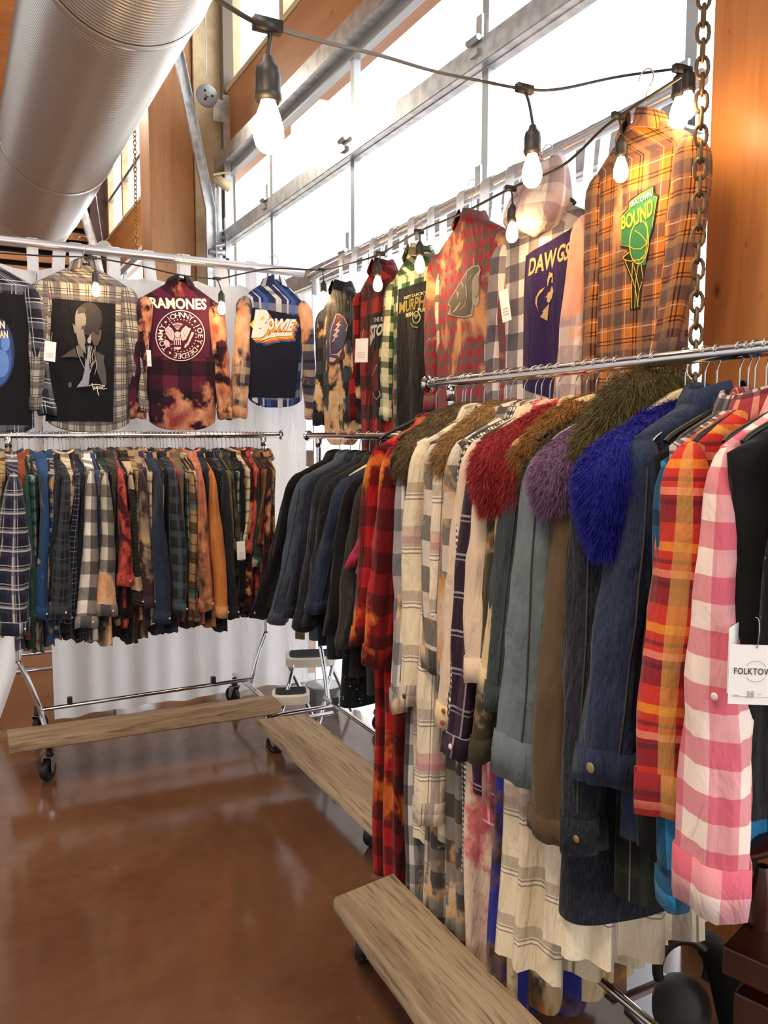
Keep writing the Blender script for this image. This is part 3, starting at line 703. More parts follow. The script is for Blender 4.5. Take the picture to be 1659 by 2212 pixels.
# 3 maroon seal
m=buff('buffalo_maroon','#5c2038','#120e1a',.085,.72,bleach=(.46,'#e0a27c','#8f3d3c',5,(-.45,-.85)))
e,sh,D,W=wshirt(388,612,'L',YL,'maroon buffalo check shirt with cream block lettering over a round eagle seal',m,.212,.81,23,dict(sx=-.01,w=.045),panelspec=(MARJ,(326,640),(457,640),(455,772),(322,770)),mat_s=buff('buffalo_maroon_s','#4d1b30','#100c16',.085,.75,bleach=(.52,'#e6ad80','#a05040',6)))
D.add([qt('RAMONES',[(324.5,641),(449,644.5),(448.5,669),(329,665)],.035,arc=-1)],'#efe3d3','lettering')
cx,cy,ra,rb=391.3,724.5,52.5,54.5
D.add([stroke(ell(cx,cy,ra,rb,80)[:-1],1.7,True)],'#ecd6d2','seal_ring')
def onring(txt,a0,a1,rad,sz):
    out=[];L=len(txt)
    for i,ch in enumerate(txt):
        a=math.radians(a0+(a1-a0)*(i/(L-1) if L>1 else 0));V,F=text2d(ch,1.,.004);lo=V.min(0);hi=V.max(0);V=(V-(lo+hi)/2)/(hi[1]-lo[1])*sz
        # a clockwise from the top, glyph top pointing outwards (screen y is down)
        X=cx+(ra*rad)*math.sin(a)+V[:,0]*math.cos(a)+V[:,1]*math.sin(a);Y=cy-(rb*rad)*math.cos(a)+V[:,0]*math.sin(a)-V[:,1]*math.cos(a)
        out.append((np.stack([X,Y],1),F))
    return out
D.add(onring('JOHNNY',-37,32,.82,11.5)+onring('JOEY',60,107,.82,11)+onring('DEEDEE',135,196,.82,11)+onring('TOMMY',232,296,.82,11),'#ecd6d2','lettering')
st=[star(cx+ra*.82*math.sin(math.radians(a)),cy-rb*.82*math.cos(math.radians(a)),3.6) for a in (46,121,213,311)]
st+=[star(cx+ra*.64*math.sin(math.radians(a)),cy-rb*.64*math.cos(math.radians(a)),2.) for a in range(0,360,12)]
D.add(st,'#e6cfc9','stars')
C=crop(310,620,.09645)
eag=[poly(C([(700,1110),(850,1110),(850,1180),(700,1180)])),poly(ell(310+765*.09645,620+1055*.09645,6.2,6,20)),poly(C([(690,1020),(640,930),(560,860),(540,900),(480,930),(520,1060),(590,1170),(660,1210),(690,1120)])),poly(C([(830,1020),(880,930),(960,860),(1000,900),(1070,930),(1010,1060),(960,1170),(880,1210),(850,1120)])),
 poly(C([(680,1340),(850,1340),(830,1390),(765,1410),(690,1390)]))]
for k in range(4): eag.append(poly(C([(678+k*46,1170),(703+k*46,1170),(706+k*44,1300),(684+k*44,1300)])))
for k in range(7):
    a=(k-3)*.17;eag.append(stroke(C([(765+40*math.sin(a),950),(765+260*math.sin(a)*.75,815+abs(k-3)*8)]),.7));x=765+260*math.sin(a)*.8;y=795+abs(k-3)*8;eag.append(poly(C([(x-22,y+28),(x,y-12),(x+22,y+28)])))
eag+=[poly(C([(970,1290),(1085,1010),(1120,1000),(1140,1030),(1010,1300)])),poly(C([(960,1250),(1000,1300),(940,1370),(910,1340)])),poly(C([(480,1160),(560,1200),(600,1260),(560,1340),(500,1330),(470,1240)])),stroke(C([(600,1300),(660,1270)]),1.1)]
D.add(eag,'#cfb0b6','eagle_emblem');D.add([stroke(C([(560,930),(640,1010),(600,1120)]),.6),stroke(C([(520,970),(590,1060)]),.6),stroke(C([(970,930),(890,1010),(940,1120)]),.6),stroke(C([(1010,970),(940,1060)]),.6),stroke(C([(700,1135),(850,1135)]),1.6)],'#5a2038','emblem_lines')
wallhanger(W,'thick black velvet hanger holding the maroon seal shirt','black',.02)
# 4 rainbow lettering
m=fab('plaid_blue_white','#24305f',[('u',.17,0,.035,'#d9dde6',.75),('u',.17,.045,.012,'#d9dde6',.7),('v',.17,0,.05,'#8f95aa',.45),('v',.17,.07,.02,'#15182c',.6),('u',.17,.09,.03,'#3c63c2',.6)])
ms=fab('plaid_grey_bleach','#43404f',[('u',.15,0,.03,'#b9a793',.5),('v',.15,0,.04,'#c5b29b',.5),('v',.15,.07,.02,'#16172b',.7)],bleach=(.5,'#d9b597','#c98a62',5))
e,sh,D,W=wshirt(592,612,'L',YL,'blue plaid shirt with navy back and white lettering over rainbow stripes',m,.195,.72,24,dict(sx=-.0,L=.7,w=.04),panelspec=(NAVYJ,(531,659),(659,684),(641,895),(533,888)),mat_s=ms)
C=crop(530,650,.0784)
base=[qt('B',[C([(250,225)])[0],C([(720,225)])[0],C([(600,1010)])[0],C([(200,1010)])[0]],.085,.1),poly(C([(160,640),(300,460),(430,380),(430,620),(240,720)])),
 qt('O',[C([(630,470)])[0],C([(830,470)])[0],C([(800,800)])[0],C([(610,800)])[0]],.06),qt('WIE',[C([(830,475)])[0],C([(1440,500)])[0],C([(1340,830)])[0],C([(810,815)])[0]],.045,.25),
 poly(C([(405,1110),(560,1000),(720,910),(690,870),(1310,870),(1300,955),(1130,960),(1170,985),(840,965),(860,1000),(700,1010)]))]
sh_=lambda dx,dy:[(V+np.array([dx,dy]),F) for V,F in base]
D.add(sh_(9,11.5),'#2d5f9e');D.add(sh_(6.4,8.2),'#d2552c');D.add(sh_(3.2,4.4),'#e3bb3d');D.add([(V+np.array([.9,1.1]),F) for V,F in base],'#4d4a4a');D.add(base,'#dcdbe4','lettering')
D.add([poly(C([(165,640),(300,470),(270,600),(215,710)])),poly(C([(470,440),(530,390),(545,470),(450,560)]))],'#d9c038')
wallhanger(W,'chrome wire hanger holding the rainbow lettering shirt','wire')
# 5 round skull emblem shirt
m=buff('buffalo_slate','#3a4048','#101216',.075,.7,bleach=(.47,'#d59a60','#e8cfa8',7,(-.35,-.8)))
e,sh,D,W=wshirt(738,622,'R',1.93,'slate check shirt with red and blue lightning emblem and orange bleach spots',m,.25,.86,25,dict(sx=.0),tail=.09)
C=crop(680,640,.1567)
D.add([poly(C([(250,240),(290,228),(350,260),(395,330),(412,400),(400,560),(370,720),(385,800),(380,860),(310,900),(190,950),(150,880),(130,700),(150,480),(200,370)]))],'#5d2a30')
D.add([poly(C([(200,370),(240,330),(240,560),(200,720),(240,800),(370,720),(300,860),(190,900),(150,880),(135,690),(155,480)])),poly(C([(330,340),(395,380),(400,520),(370,720),(215,760),(220,690),(260,600),(300,480)]))],'#3d4768')
D.add([poly(C([(340,330),(255,390),(290,410),(235,470),(270,480),(225,540),(250,560),(215,640),(255,605),(235,590),(305,545),(275,525),(325,470),(290,445),(345,390),(310,375)])),poly(C([(200,800),(290,790),(370,720),(320,850),(290,810),(215,805)])),poly(C([(190,840),(250,850),(275,860),(240,905),(190,900)])),stroke(C([(235,360),(260,245),(310,245),(370,290),(408,400),(395,480)]),1.3),stroke(C([(240,320),(205,430),(190,600),(205,790)]),1.1)],'#c9b0b8')
wallhanger(W,'black velvet hanger holding the lightning emblem shirt')
# 6 red buffalo with white lettering
m=buff('buffalo_red','#a31e22','#140a0c',.075,.75)
e,sh,D,W=wshirt(826,577,'R',1.92,'red and black buffalo check shirt with white jagged lettering and a guitar print',m,.25,.98,26,dict(sx=.02),panelspec=(JET,(797,680),(826,673),(828,905),(800,895)),tail=.06)
C=crop(680,640,.1567)
D.add([qt('THE RO',[C([(790,300)])[0],C([(938,265)])[0],C([(935,335)])[0],C([(795,360)])[0]],.03),qt('STO',[C([(735,400)])[0],C([(925,370)])[0],C([(900,530)])[0],C([(740,600)])[0]],.05),poly(C([(730,560),(790,500),(800,560),(735,690)])),stroke(C([(780,1330),(790,1390),(840,1420),(880,1370),(870,1300)]),1.5)],'#bdb9b4','lettering')
D.add([poly(C([(790,820),(850,710),(880,760),(870,860),(860,1100),(870,1290),(820,1330),(760,1200),(745,1080),(750,980)]))],'#5f1d1c')
D.add([stroke(C([(850,940),(770,1100)]),[2.5,1.2])],'#9b9690')
wallhanger(W,'black velvet hanger holding the red buffalo check shirt')
# 7 black with green and gold lettering
m=fab('plaid_green_cream','#2f5a3c',[('u',.12,0,.04,'#e0d8b8',.75),('v',.12,0,.04,'#e0d8b8',.5),('v',.12,.05,.03,'#151d18',.75),('u',.12,.06,.02,'#151d18',.6)])
e,sh,D,W=wshirt(905,548,'R',1.9,'green and cream plaid shirt, black back printed with gold pub lettering and clover badge',m,.25,1.02,27,panelspec=(JET,(853,624),(934,599),(932,930),(852,930)))
C=crop(680,640,.1567)
D.add([qt('MURPHY',[C([(1130,80)])[0],C([(1560,-50)])[0],C([(1540,130)])[0],C([(1130,240)])[0]],.03),qt('MURPHY',[C([(1130,80)])[0],C([(1560,-50)])[0],C([(1540,130)])[0],C([(1130,240)])[0]],.03)],'#a79c52','lettering')
D.add([qt('GET LUCKY',[C([(1190,0)])[0],C([(1500,-80)])[0],C([(1500,-40)])[0],C([(1190,40)])[0]],.01),qt('IRISH',[C([(1220,235)])[0],C([(1330,205)])[0],C([(1330,265)])[0],C([(1225,290)])[0]],.02),qt('PUB',[C([(1400,165)])[0],C([(1490,150)])[0],C([(1490,205)])[0],C([(1400,215)])[0]],.02)],'#d8c9a2','lettering')
D.add([stroke(C(ell(1385,290,45,80,30)),1.2)],'#d9cf9a','badge');D.add([poly(C(ell(1385,285,14,26,16))),poly(C(ell(1370,260,14,22,16))),poly(C(ell(1402,260,14,22,16))),stroke(C([(1310,370),(1350,420),(1410,430)]),3)],'#5e7a4e','badge')
wallhanger(W,'black plastic hanger holding the pub lettering shirt')
# 8 red/grey check with grey mascot
m=fab('check_red_grey','#a2283a',[('u',.052,0,.026,'#5d5552',.62),('v',.052,0,.026,'#5d5552',.62)],bleach=(.44,'#d9a877','#c98f5f',3.6))
e,sh,D,W=wshirt(1018,476,'R',1.88,'red and grey small check shirt with orange bleach and a grey animal head emblem',m,.255,1.02,28,dict(sx=.0))
C=crop(930,480,.1266)
D.add([poly(C([(245,1400),(330,1230),(470,1000),(590,810),(680,740),(760,720),(790,800),(770,900),(780,1100),(770,1350),(740,1440),(700,1410),(680,1600),(560,1630),(400,1610),(240,1570),(300,1440)]))],'#9b9386')
D.add([poly(C([(265,1390),(340,1240),(480,1010),(600,830),(690,760),(750,745),(765,810),(700,900),(680,1000),(672,1200),(680,1400),(655,1560),(560,1600),(380,1590),(300,1560),(400,1500),(480,1380),(490,1490),(570,1440),(600,1300),(580,1050),(590,850),(560,1100),(590,1300),(540,1420),(500,1460),(480,1340),(390,1450),(290,1560),(310,1420)]))],'#4d4943')
D.add([poly(C(ell(725,1090,50,185,30))),poly(C([(480,1000),(545,1060),(535,1140),(505,1060)])),poly(C([(390,1150),(465,1210),(435,1320),(420,1230)])),stroke(C([(590,850),(585,1050),(610,1280),(560,1430),(480,1500)]),1.6),stroke(C([(690,600),(695,740)]),2),stroke(C([(640,970),(670,900),(710,870)]),1.2)],'#8d8578')
wallhanger(W,'black plastic hanger holding the animal head emblem shirt')
# 9 hooded purple
m=buff('buffalo_white_navy','#eadfd6','#2e2a48',.062,.68,bleach=(.42,'#f0b8a2','#d98b80',3.2))
mp_=fab('peach_bleached','#f0dccf',[('u',.124,0,.062,'#8d6f80',.45),('v',.124,0,.062,'#8d6f80',.45)],bleach=(.46,'#ef9f7e','#e6b49c',4))
e,sh,D,W=wshirt(1180,440,'R',1.87,'hooded white and navy check shirt, peach bleached sleeve, purple back with gold lettering',m,.25,1.06,29,dict(sx=.0,w=.055),panelspec=(PURPJ,(1127,552),(1228,487),(1183,862),(1122,838)),has_collar=False,mat_s2=mp_,slv2=dict(L=.95,w=.06,d=.07,out=.02,sy=-.1,sx=-.03))
G=[]
for i,(z,rx,ry,yo) in enumerate([(.15,.02,.02,0),(.145,.06,.045,0),(.10,.10,.065,-.005),(.035,.13,.08,-.02),(-.02,.15,.1,-.03),(-.07,.14,.1,-.035),(-.105,.1,.075,-.03),(-.11,.03,.03,-.03)]):
    a=np.linspace(0,2*PI,40,endpoint=False);f=1+.1*np.sin(3*a+i*.9)+.07*np.sin(7*a+2+i*.8)
    G.append(np.stack([rx*np.cos(a)*f,yo+ry*np.sin(a)*f,z+.012*np.sin(2*a+i)],1))
UVh=np.zeros((8,41,2));UVh[...,0]=np.linspace(0,.7,41)[None];UVh[...,1]=np.linspace(0,.4,8)[:,None]
o=MB().grid(np.array(G),UVh,True).build('hood',fab('hood_bleached','#efdfd6',[('u',.124,0,.062,'#7f6a80',.5),('v',.124,0,.062,'#7f6a80',.5)],bleach=(.42,'#f0a592','#e3c6ba',6)),e);q=o.modifiers.new('s','SUBSURF');q.levels=1;q.render_levels=1
C=crop(1110,480,.1085)
D.add([qt('DAW',[C([(250,735)])[0],C([(770,490)])[0],C([(770,870)])[0],C([(250,1075)])[0]],.03,.12),qt('GS',[C([(790,450)])[0],C([(1050,360)])[0],C([(990,740)])[0],C([(770,800)])[0]],.03,.12)],'#b9a06c','lettering')
D.add([poly(C([(640,990),(700,1010),(705,1200),(680,1190),(690,1080),(650,1100),(610,1285),(605,1150)])),poly(C([(565,1285),(480,1360),(420,1500),(415,1620),(465,1780),(440,1640),(450,1500),(490,1420),(530,1370)])),poly(C([(690,1255),(720,1360),(690,1500),(630,1610),(595,1560),(610,1490),(570,1500),(620,1420),(605,1410),(660,1370)])),poly(C([(635,1610),(600,1960),(490,1880),(540,1790),(520,1780)]))],'#b9a06c','dog_emblem')
wallhanger(W,'hanger holding the hooded purple back shirt','black',.05,.12)
# 10 orange plaid with green shield
m=fab('plaid_orange','#c4732a',[('u',.115,0,.04,'#4d4148',.75),('v',.115,0,.04,'#4d4148',.75),('u',.115,.045,.004,'#1e1620',.85),('u',.115,.056,.004,'#1e1620',.85),('u',.115,.013,.003,'#d9cfc4',.5),('v',.115,.013,.003,'#d9cfc4',.5),('v',.115,.045,.004,'#1e1620',.8),('v',.115,.056,.004,'#1e1620',.8),('u',.115,.078,.018,'#7f6a55',.5),('v',.115,.078,.018,'#7f6a55',.5)],bleach=(.36,'#e8a878','#d78f60',4))
e,sh,D,W=wshirt(1392,272,'R',1.84,'long orange and charcoal plaid shirt with a green basketball shield emblem',m,.2,1.12,30,dict(sx=.02,w=.04,d=.045,out=.03,L=.8),tall=1.1,slv2=dict(L=.62,w=.05,d=.05,out=.0,sy=-.07,sx=-.02,elbow=.02))
C=crop(1320,390,.1356)
outl=[(610,60),(620,180),(690,215),(660,450),(610,760),(560,900),(540,1000),(520,1200),(480,1350),(440,1600),(400,2040),(265,2060),(300,1680),(270,1540),(175,1250),(185,1180),(260,1110),(130,1060),(125,560),(235,430),(240,320),(400,180)]
D.add([poly(C(outl))],'#1b1210')
D.add([poly(C([(598,85),(605,225),(665,245),(640,440),(600,720),(560,880),(520,1010),(490,1330),(400,1350),(330,1280),(290,1100),(275,1050),(150,1030),(145,575),(250,450),(260,340),(420,190)]))],'#2f7a4c','shield')
Y_='#e3c33b'
D.add([stroke(C([(598,95),(420,205),(262,345),(260,455),(145,580),(150,1030),(275,1050)]),1.2),stroke(C([(598,95),(603,232),(668,250),(600,740)]),1.2),
 stroke(C(ell(410,975,130,345,40,rot=.06)),1.8),stroke(C([(345,790),(430,850),(520,985)]),1.7),stroke(C([(280,1050),(340,1085),(430,1080),(520,985)]),1.7),stroke(C([(500,640),(530,750),(520,985)]),1.5),stroke(C([(520,985),(490,1170),(420,1240)]),1.4),
 stroke(C([(270,1140),(185,1220),(200,1260),(290,1280),(420,1250),(500,1200)]),1.9)]+
 [stroke(C(p),1.1) for p in ([(215,1280),(310,1560),(350,1720),(385,2010)],[(315,1300),(300,1700),(295,2040)],[(320,1300),(380,1600),(405,1750)],[(400,1260),(350,1650),(340,2030)],[(430,1330),(455,1560)],[(440,1600),(400,1750),(375,2000)])],Y_,'net_lines')
D.add([qt('BOUND',[C([(150,600)])[0],C([(600,290)])[0],C([(620,560)])[0],C([(155,830)])[0]],.03,arc=-6)],Y_,'lettering')
D.add([qt('SEATOWN',[C([(275,345)])[0],C([(580,140)])[0],C([(590,245)])[0],C([(290,425)])[0]],.02)],'#e8e4da','lettering')
wallhanger(W,'wire hanger holding the orange plaid shield shirt','wire')
# small white swing tags pinned to shirts of the upper rows
def card(px,py,w,h,label,X=None,Y=None,tilt=0,rz=0,lines=3,kids=True):
    c=pt(px,py,X=X,Y=Y);e=thing('price_tag',label,'tag',c,rz if Y else -PI/2+rz)
    o=MB().box((0,0,0),(w,.0009,h)).build('card',WHITEC,e,False,rot=(0,tilt,0))
    m=MB()
    for i in range(lines): m.box((0,-.0012,-h*.1-i*h*.09),(w*.6,.0004,h*.015))
    m.build('fine_print',plain('grey_ink','#8a8f98',.8),o,False)
    MB().tube([(0,0,h*.46),(w*.1,0,h*.46+.05)],.0006,5).build('string',WHITEC,o)
    return e
card(108,759,.055,.098,'white tag hanging at the left of the portrait shirt',Y=4.42,tilt=.1,rz=.15)
card(322,774,.03,.085,'white tag between the portrait shirt and the maroon seal shirt',Y=4.42,tilt=-.05,rz=.6)
card(781,757,.09,.115,'white tag on the red buffalo check shirt',X=1.8,tilt=.05,rz=.3)
card(1091,660,.04,.115,'white tag on the sleeve of the purple back shirt',X=1.78,tilt=-.18,rz=.3)
card(521,1189,.046,.096,'white tag dangling from right part of the left rack',Y=4.02,tilt=-.02,rz=.1,lines=6)
# ---------------------------------------------------------------- rolling racks
def caster(parent,x,y,yaw,wr=.05):
    o=MB().lathe([(.0,.158),(.014,.158),(.014,.125),(.019,.12),(.019,.108),(0,.108)],14,(x,y,0)).build('caster',BLKP,parent)
    c,s=math.cos(yaw),math.sin(yaw);off=.02;wx,wy=x+off*c,y+off*s
    prof=[(.012,-.012),(wr*.72,-.012),(wr*.78,-.016),(wr*.97,-.014),(wr,-.008),(wr,.008),(wr*.97,.014),(wr*.78,.016),(wr*.72,.012),(.012,.012)]
    m=MB().lathe(prof,26,(0,0,0),'y');V=m.V[0];V=V@np.array([[c,s,0],[-s,c,0],[0,0,1]])+np.array([wx,wy,wr]);m.V[0]=V;sharp(m.build('wheel',BLKR,o))
    m=MB()
    for sd in (-1,1):
        q=np.array([[-.02*1,sd*.021,.108],[.024,sd*.021,.108],[.03,sd*.021,wr+.012],[.026,sd*.021,wr-.012],[.012,sd*.021,wr-.012]])
        q2=q.copy();q2[:,1]+=sd*.0025;A=np.vstack([q,q2])@np.array([[c,s,0],[-s,c,0],[0,0,1]])+np.array([x,y,0])
        m.raw(A,[(0,1,2,3,4),(9,8,7,6,5)]+[(i,(i+1)%5,(i+1)%5+5,i+5) for i in range(5)])
    m.box((x,y,.109),(.05,.044,.003),rz=yaw);m.build('fork',plain('zinc_fork','#a9a894',.3,.9),o,False)
def rack(label,origin,rz,x0,x1,zr,bend=.46,inset=.1,yaws=(0,1,2,3),p0=.14,p1=.1,fy=-.32,by=.3,zb=.185):
    e=thing('clothes_rack',label,'rack',origin,rz)
    m=MB().tube([(x0,0,zr),(x1,0,zr)],.0158,20);m.build('hanging_rail',CHROME,e)
    for x,s in ((x0,-1),(x1,1)):
        sharp(MB().lathe([(0,s*.012),(.02,s*.012),(.028,s*.006),(.028,-s*.003),(.018,-s*.01)],22,(x,0,zr),'x').build('end_cap',CHROME,e))
    for x,s in ((x0+p0,1),(x1-p1,-1)):
        P=spline([(x,0,zr-.01),(x,0,zr-.5),(x,0,bend+.08),(x+s*.006,0,bend+.02),(x+s*.05,0,bend-.09),(x+s*inset,0,zb+.02)],5)
        MB().tube(P,.0125,14).build('post',CHROME,e)
        MB().lathe([(.0135,zr-.06),(.0175,zr-.06),(.0175,zr-.01),(.0135,zr-.01)],14,(x,0,0)).build('post_collar',CHROME,e)
        xb=x+s*inset
        MB().tube([(xb,fy,zb-.01),(xb,fy+.05,zb),(xb,by-.05,zb),(xb,by,zb-.01)],.0125,12).build('base_tube',CHROME,e)
    for i,(x,y) in enumerate(((x0+p0+inset,fy+.01),(x1-p1-inset,fy+.01),(x0+p0+inset,by-.01),(x1-p1-inset,by-.01))): caster(e,x,y,yaws[i])
    MB().tube([(x0+p0+inset,-.02,zb+.05),(x1-p1-inset,-.02,zb+.05)],.011,12).build('bottom_rod',CHROME,e)
    for f in (.12,.8):
        xx=x0+p0+inset+(x1-x0-p0-p1-2*inset)*f;MB().box((xx,-.02,zb+.075),(.022,.03,.035)).build('rod_clip',BLKP,e,False)
    return e
rack('chrome rolling rack packed with flannel shirts against the back drape',(0,4.3,0),0,.10,1.63,1.6,yaws=(-2.2,-.4,.8,2.),fy=-.34)
rack('chrome rolling rack of jackets in the corner behind the fur coats',(1.68,4.02,0),-PI/2,0,1.53,1.597,yaws=(.6,2.,1.,2.2))
rack('chrome rolling rack nearest the viewer, full of dresses and fur coats',(1.4,2.32,0),-PI/2,0,1.56,1.767,yaws=(2.4,1.,.2,1.7),fy=-.38,bend=.5)
def plank(label,P,th,mat,seed=0,axis='x'):
    """board from four plan corners"""
    P=np.array([p[:2] for p in P]);z=P0z;c=P.mean(0);r=np.random.default_rng(seed)
    e=[];n=24
    A,B,Cc,Dd=P  # A->B one long edge, D->C the other
    top=[];
    for i in range(n):
        t=i/(n-1);a=A*(1-t)+B*t;b=Dd*(1-t)+Cc*t;d=(b-a)/np.linalg.norm(b-a)
        a=a+d*(.0015*math.sin(i*.9)+r.uniform(-.001,.001));b=b-d*(.001*math.sin(i*.7)+r.uniform(-.001,.001))
        ring=[]
        for q,zz in ((a+d*.006,0),(a,-.008),(a,-th+.006),(a+d*.006,-th),(b-d*.006,-th),(b,-th+.006),(b,-.008),(b-d*.006,0)): ring.append((q[0]-c[0],q[1]-c[1],zz))
        top.append(ring)
    m=MB().grid(np.array(top),None,True);m.raw(np.array(top[0]),[tuple(range(8))]);m.raw(np.array(top[-1])[::-1],[tuple(range(8))])
    o=m.build('wooden_plank',mat,None,True,loc=(c[0],c[1],z));sharp(o,40);tag(o,label,'plank');return o
P0z=.235
plank('grey weathered plank lying across the base of the left rack',[(.165,3.86),(1.425,3.79),(1.43,3.965),(.168,4.06)],.05,OLDWX,1)
plank('grey weathered plank on the middle rack base, beside the step stool',[(1.236,3.64),(1.236,2.36),(1.498,2.36),(1.49,3.60)],.04,OLDW,2)
plank('wide weathered plank at the foot of nearest rack, in the foreground',[(.94,2.085),(.885,.9),(1.155,.9),(1.165,2.12)],.045,OLDW,3)
# ---------------------------------------------------------------- cloth palette
DENIM=lambda n,c,**k:fab(n,c,weave=1,wr=.45,tint=.25,**k)
dn_indigo=DENIM('denim_indigo','#1e2c47');dn_dark=DENIM('denim_dark','#0e131f');dn_light=DENIM('denim_light','#6a7679');dn_green=DENIM('denim_green','#343e3d')
dn_grey=DENIM('denim_grey','#434f5c');dn_char=DENIM('denim_charcoal','#19191c');dn_navy=DENIM('denim_navy','#141c2e');dn_blue=DENIM('denim_blue','#2a426b');dn_mid=DENIM('denim_mid','#1d2940')
suede=fab('brown_suede','#5f4d38',wr=.2,tint=.2);black=fab('black_wool','#0e0e10',wr=.3);black2=fab('black_knit','#141417',wr=.4);olive=fab('olive_cotton','#33312a');pinkf=fab('hot_pink_cloth','#b02f4c');greyf=fab('grey_marl','#77787c')
STITCH=plain('tan_stitching','#3f3a33',.8);STITCHB=plain('grey_stitching','#343c46',.8)
NP=tartan('navy_plaid_white','#191b2a',[(.004,.012,'#b9b6b8',.7),(.004,.01,'#8f8d94',.6),(.008,.02,'#c3bdb8',.75),(.02,0,'#2d3046',.6)],.085)
BW=buff('buffalo_white_black','#e6ded4','#15141a',.062,.68)
GB=buff('buffalo_grey_bleach','#c9bfb0','#26242a',.06,.68,bleach=(.46,'#d9925c','#e8c6a0',7,(-.2,-.75)))
MRN=fab('maroon_tiedye','#4a141d',bleach=(.52,'#d05a45','#9c2a2c',9))
GRN=fab('green_bleached','#23433a',bleach=(.4,'#6d3f4a','#2e6b46',6));BLB=fab('blue_bleached','#24456e',bleach=(.36,'#c9b79c','#8a6a52',9))
BRP=fab('blue_brown_plaid','#24355f',[('u',.07,0,.02,'#b9a684',.6),('v',.07,0,.02,'#b9a684',.6),('v',.07,.03,.01,'#15161d',.8)],bleach=(.42,'#c9a070','#9c7650',8))
DKP=tartan('dark_grey_plaid','#1c1d20',[(.03,.04,'#3b3f45',.6),(.004,0,'#5a6068',.5)],.09);DNP=tartan('dark_navy_plaid','#171b2b',[(.003,.02,'#7f8ba5',.6),(.003,.02,'#a7aebf',.5)],.05)
KNT=fab('dark_striped_knit','#23211f',[('v',.02,0,.006,'#3e3a34',.8),('v',.5,.1,.07,'#cdb491',.9)]);ACD=fab('acid_brown','#3c2a30',bleach=(.5,'#8a7c70','#b59b72',4))
PUR=buff('purple_check','#5a4258','#1b1620',.05,.6,bleach=(.45,'#dcb7a0','#b98a80',7));GBP=tartan('slate_plaid','#25282d',[(.03,.045,'#47525c',.6),(.003,0,'#1a1512',.9)],.085)
TAN=fab('tan_cloth','#a9764b',bleach=(.4,'#d09a66','#7a5435',5));KHK=fab('khaki_cloth','#6b6048',bleach=(.45,'#a58c62','#4a4434',6))
OMB=fab('ombre_plaid','#a3835c',[('v',.075,0,.004,'#0f0f10',.9),('v',.15,.02,.06,'#1c1916',.75),('v',.45,.2,.05,'#1f5f63',.7),('u',.09,.0,.02,'#1c1916',.6)])
PCH=fab('peach_dyed','#b4654f',[('v',.09,0,.03,'#7f3038',.35),('u',.06,0,.02,'#d9a07a',.4)],bleach=(.5,'#d88f63','#241a1c',6));ORG=fab('orange_ombre','#c1783c',bleach=(.5,'#caa06a','#d98f55',3))
CAM=buff('camo_check','#4b4a3d','#1d1e1e',.05,.6,bleach=(.42,'#a59c7e','#7c7256',7));RDB=buff('red_dark_check','#5a1518','#120c0e',.05,.7,bleach=(.4,'#d8a46a','#a02a24',9))
GR2=fab('green_splash','#23473d',bleach=(.38,'#cfc4a0','#2e6b50',8));RUS=fab('rust_cloth','#7f3c22',bleach=(.42,'#d8632f','#4a2a20',8))
TEA=fab('teal_check','#1f4a4a',[('u',.06,0,.02,'#c8b79c',.5),('v',.06,0,.02,'#101518',.7)],bleach=(.42,'#cfa27c','#6a4436',8));PNK=fab('pink_bleach','#8c4050',bleach=(.5,'#e0a596','#50303c',8))
CRM=fab('cream_stripe','#cdb99a',[('v',.06,0,.012,'#4b3d3a',.7),('u',.08,0,.02,'#6a5b57',.5)])
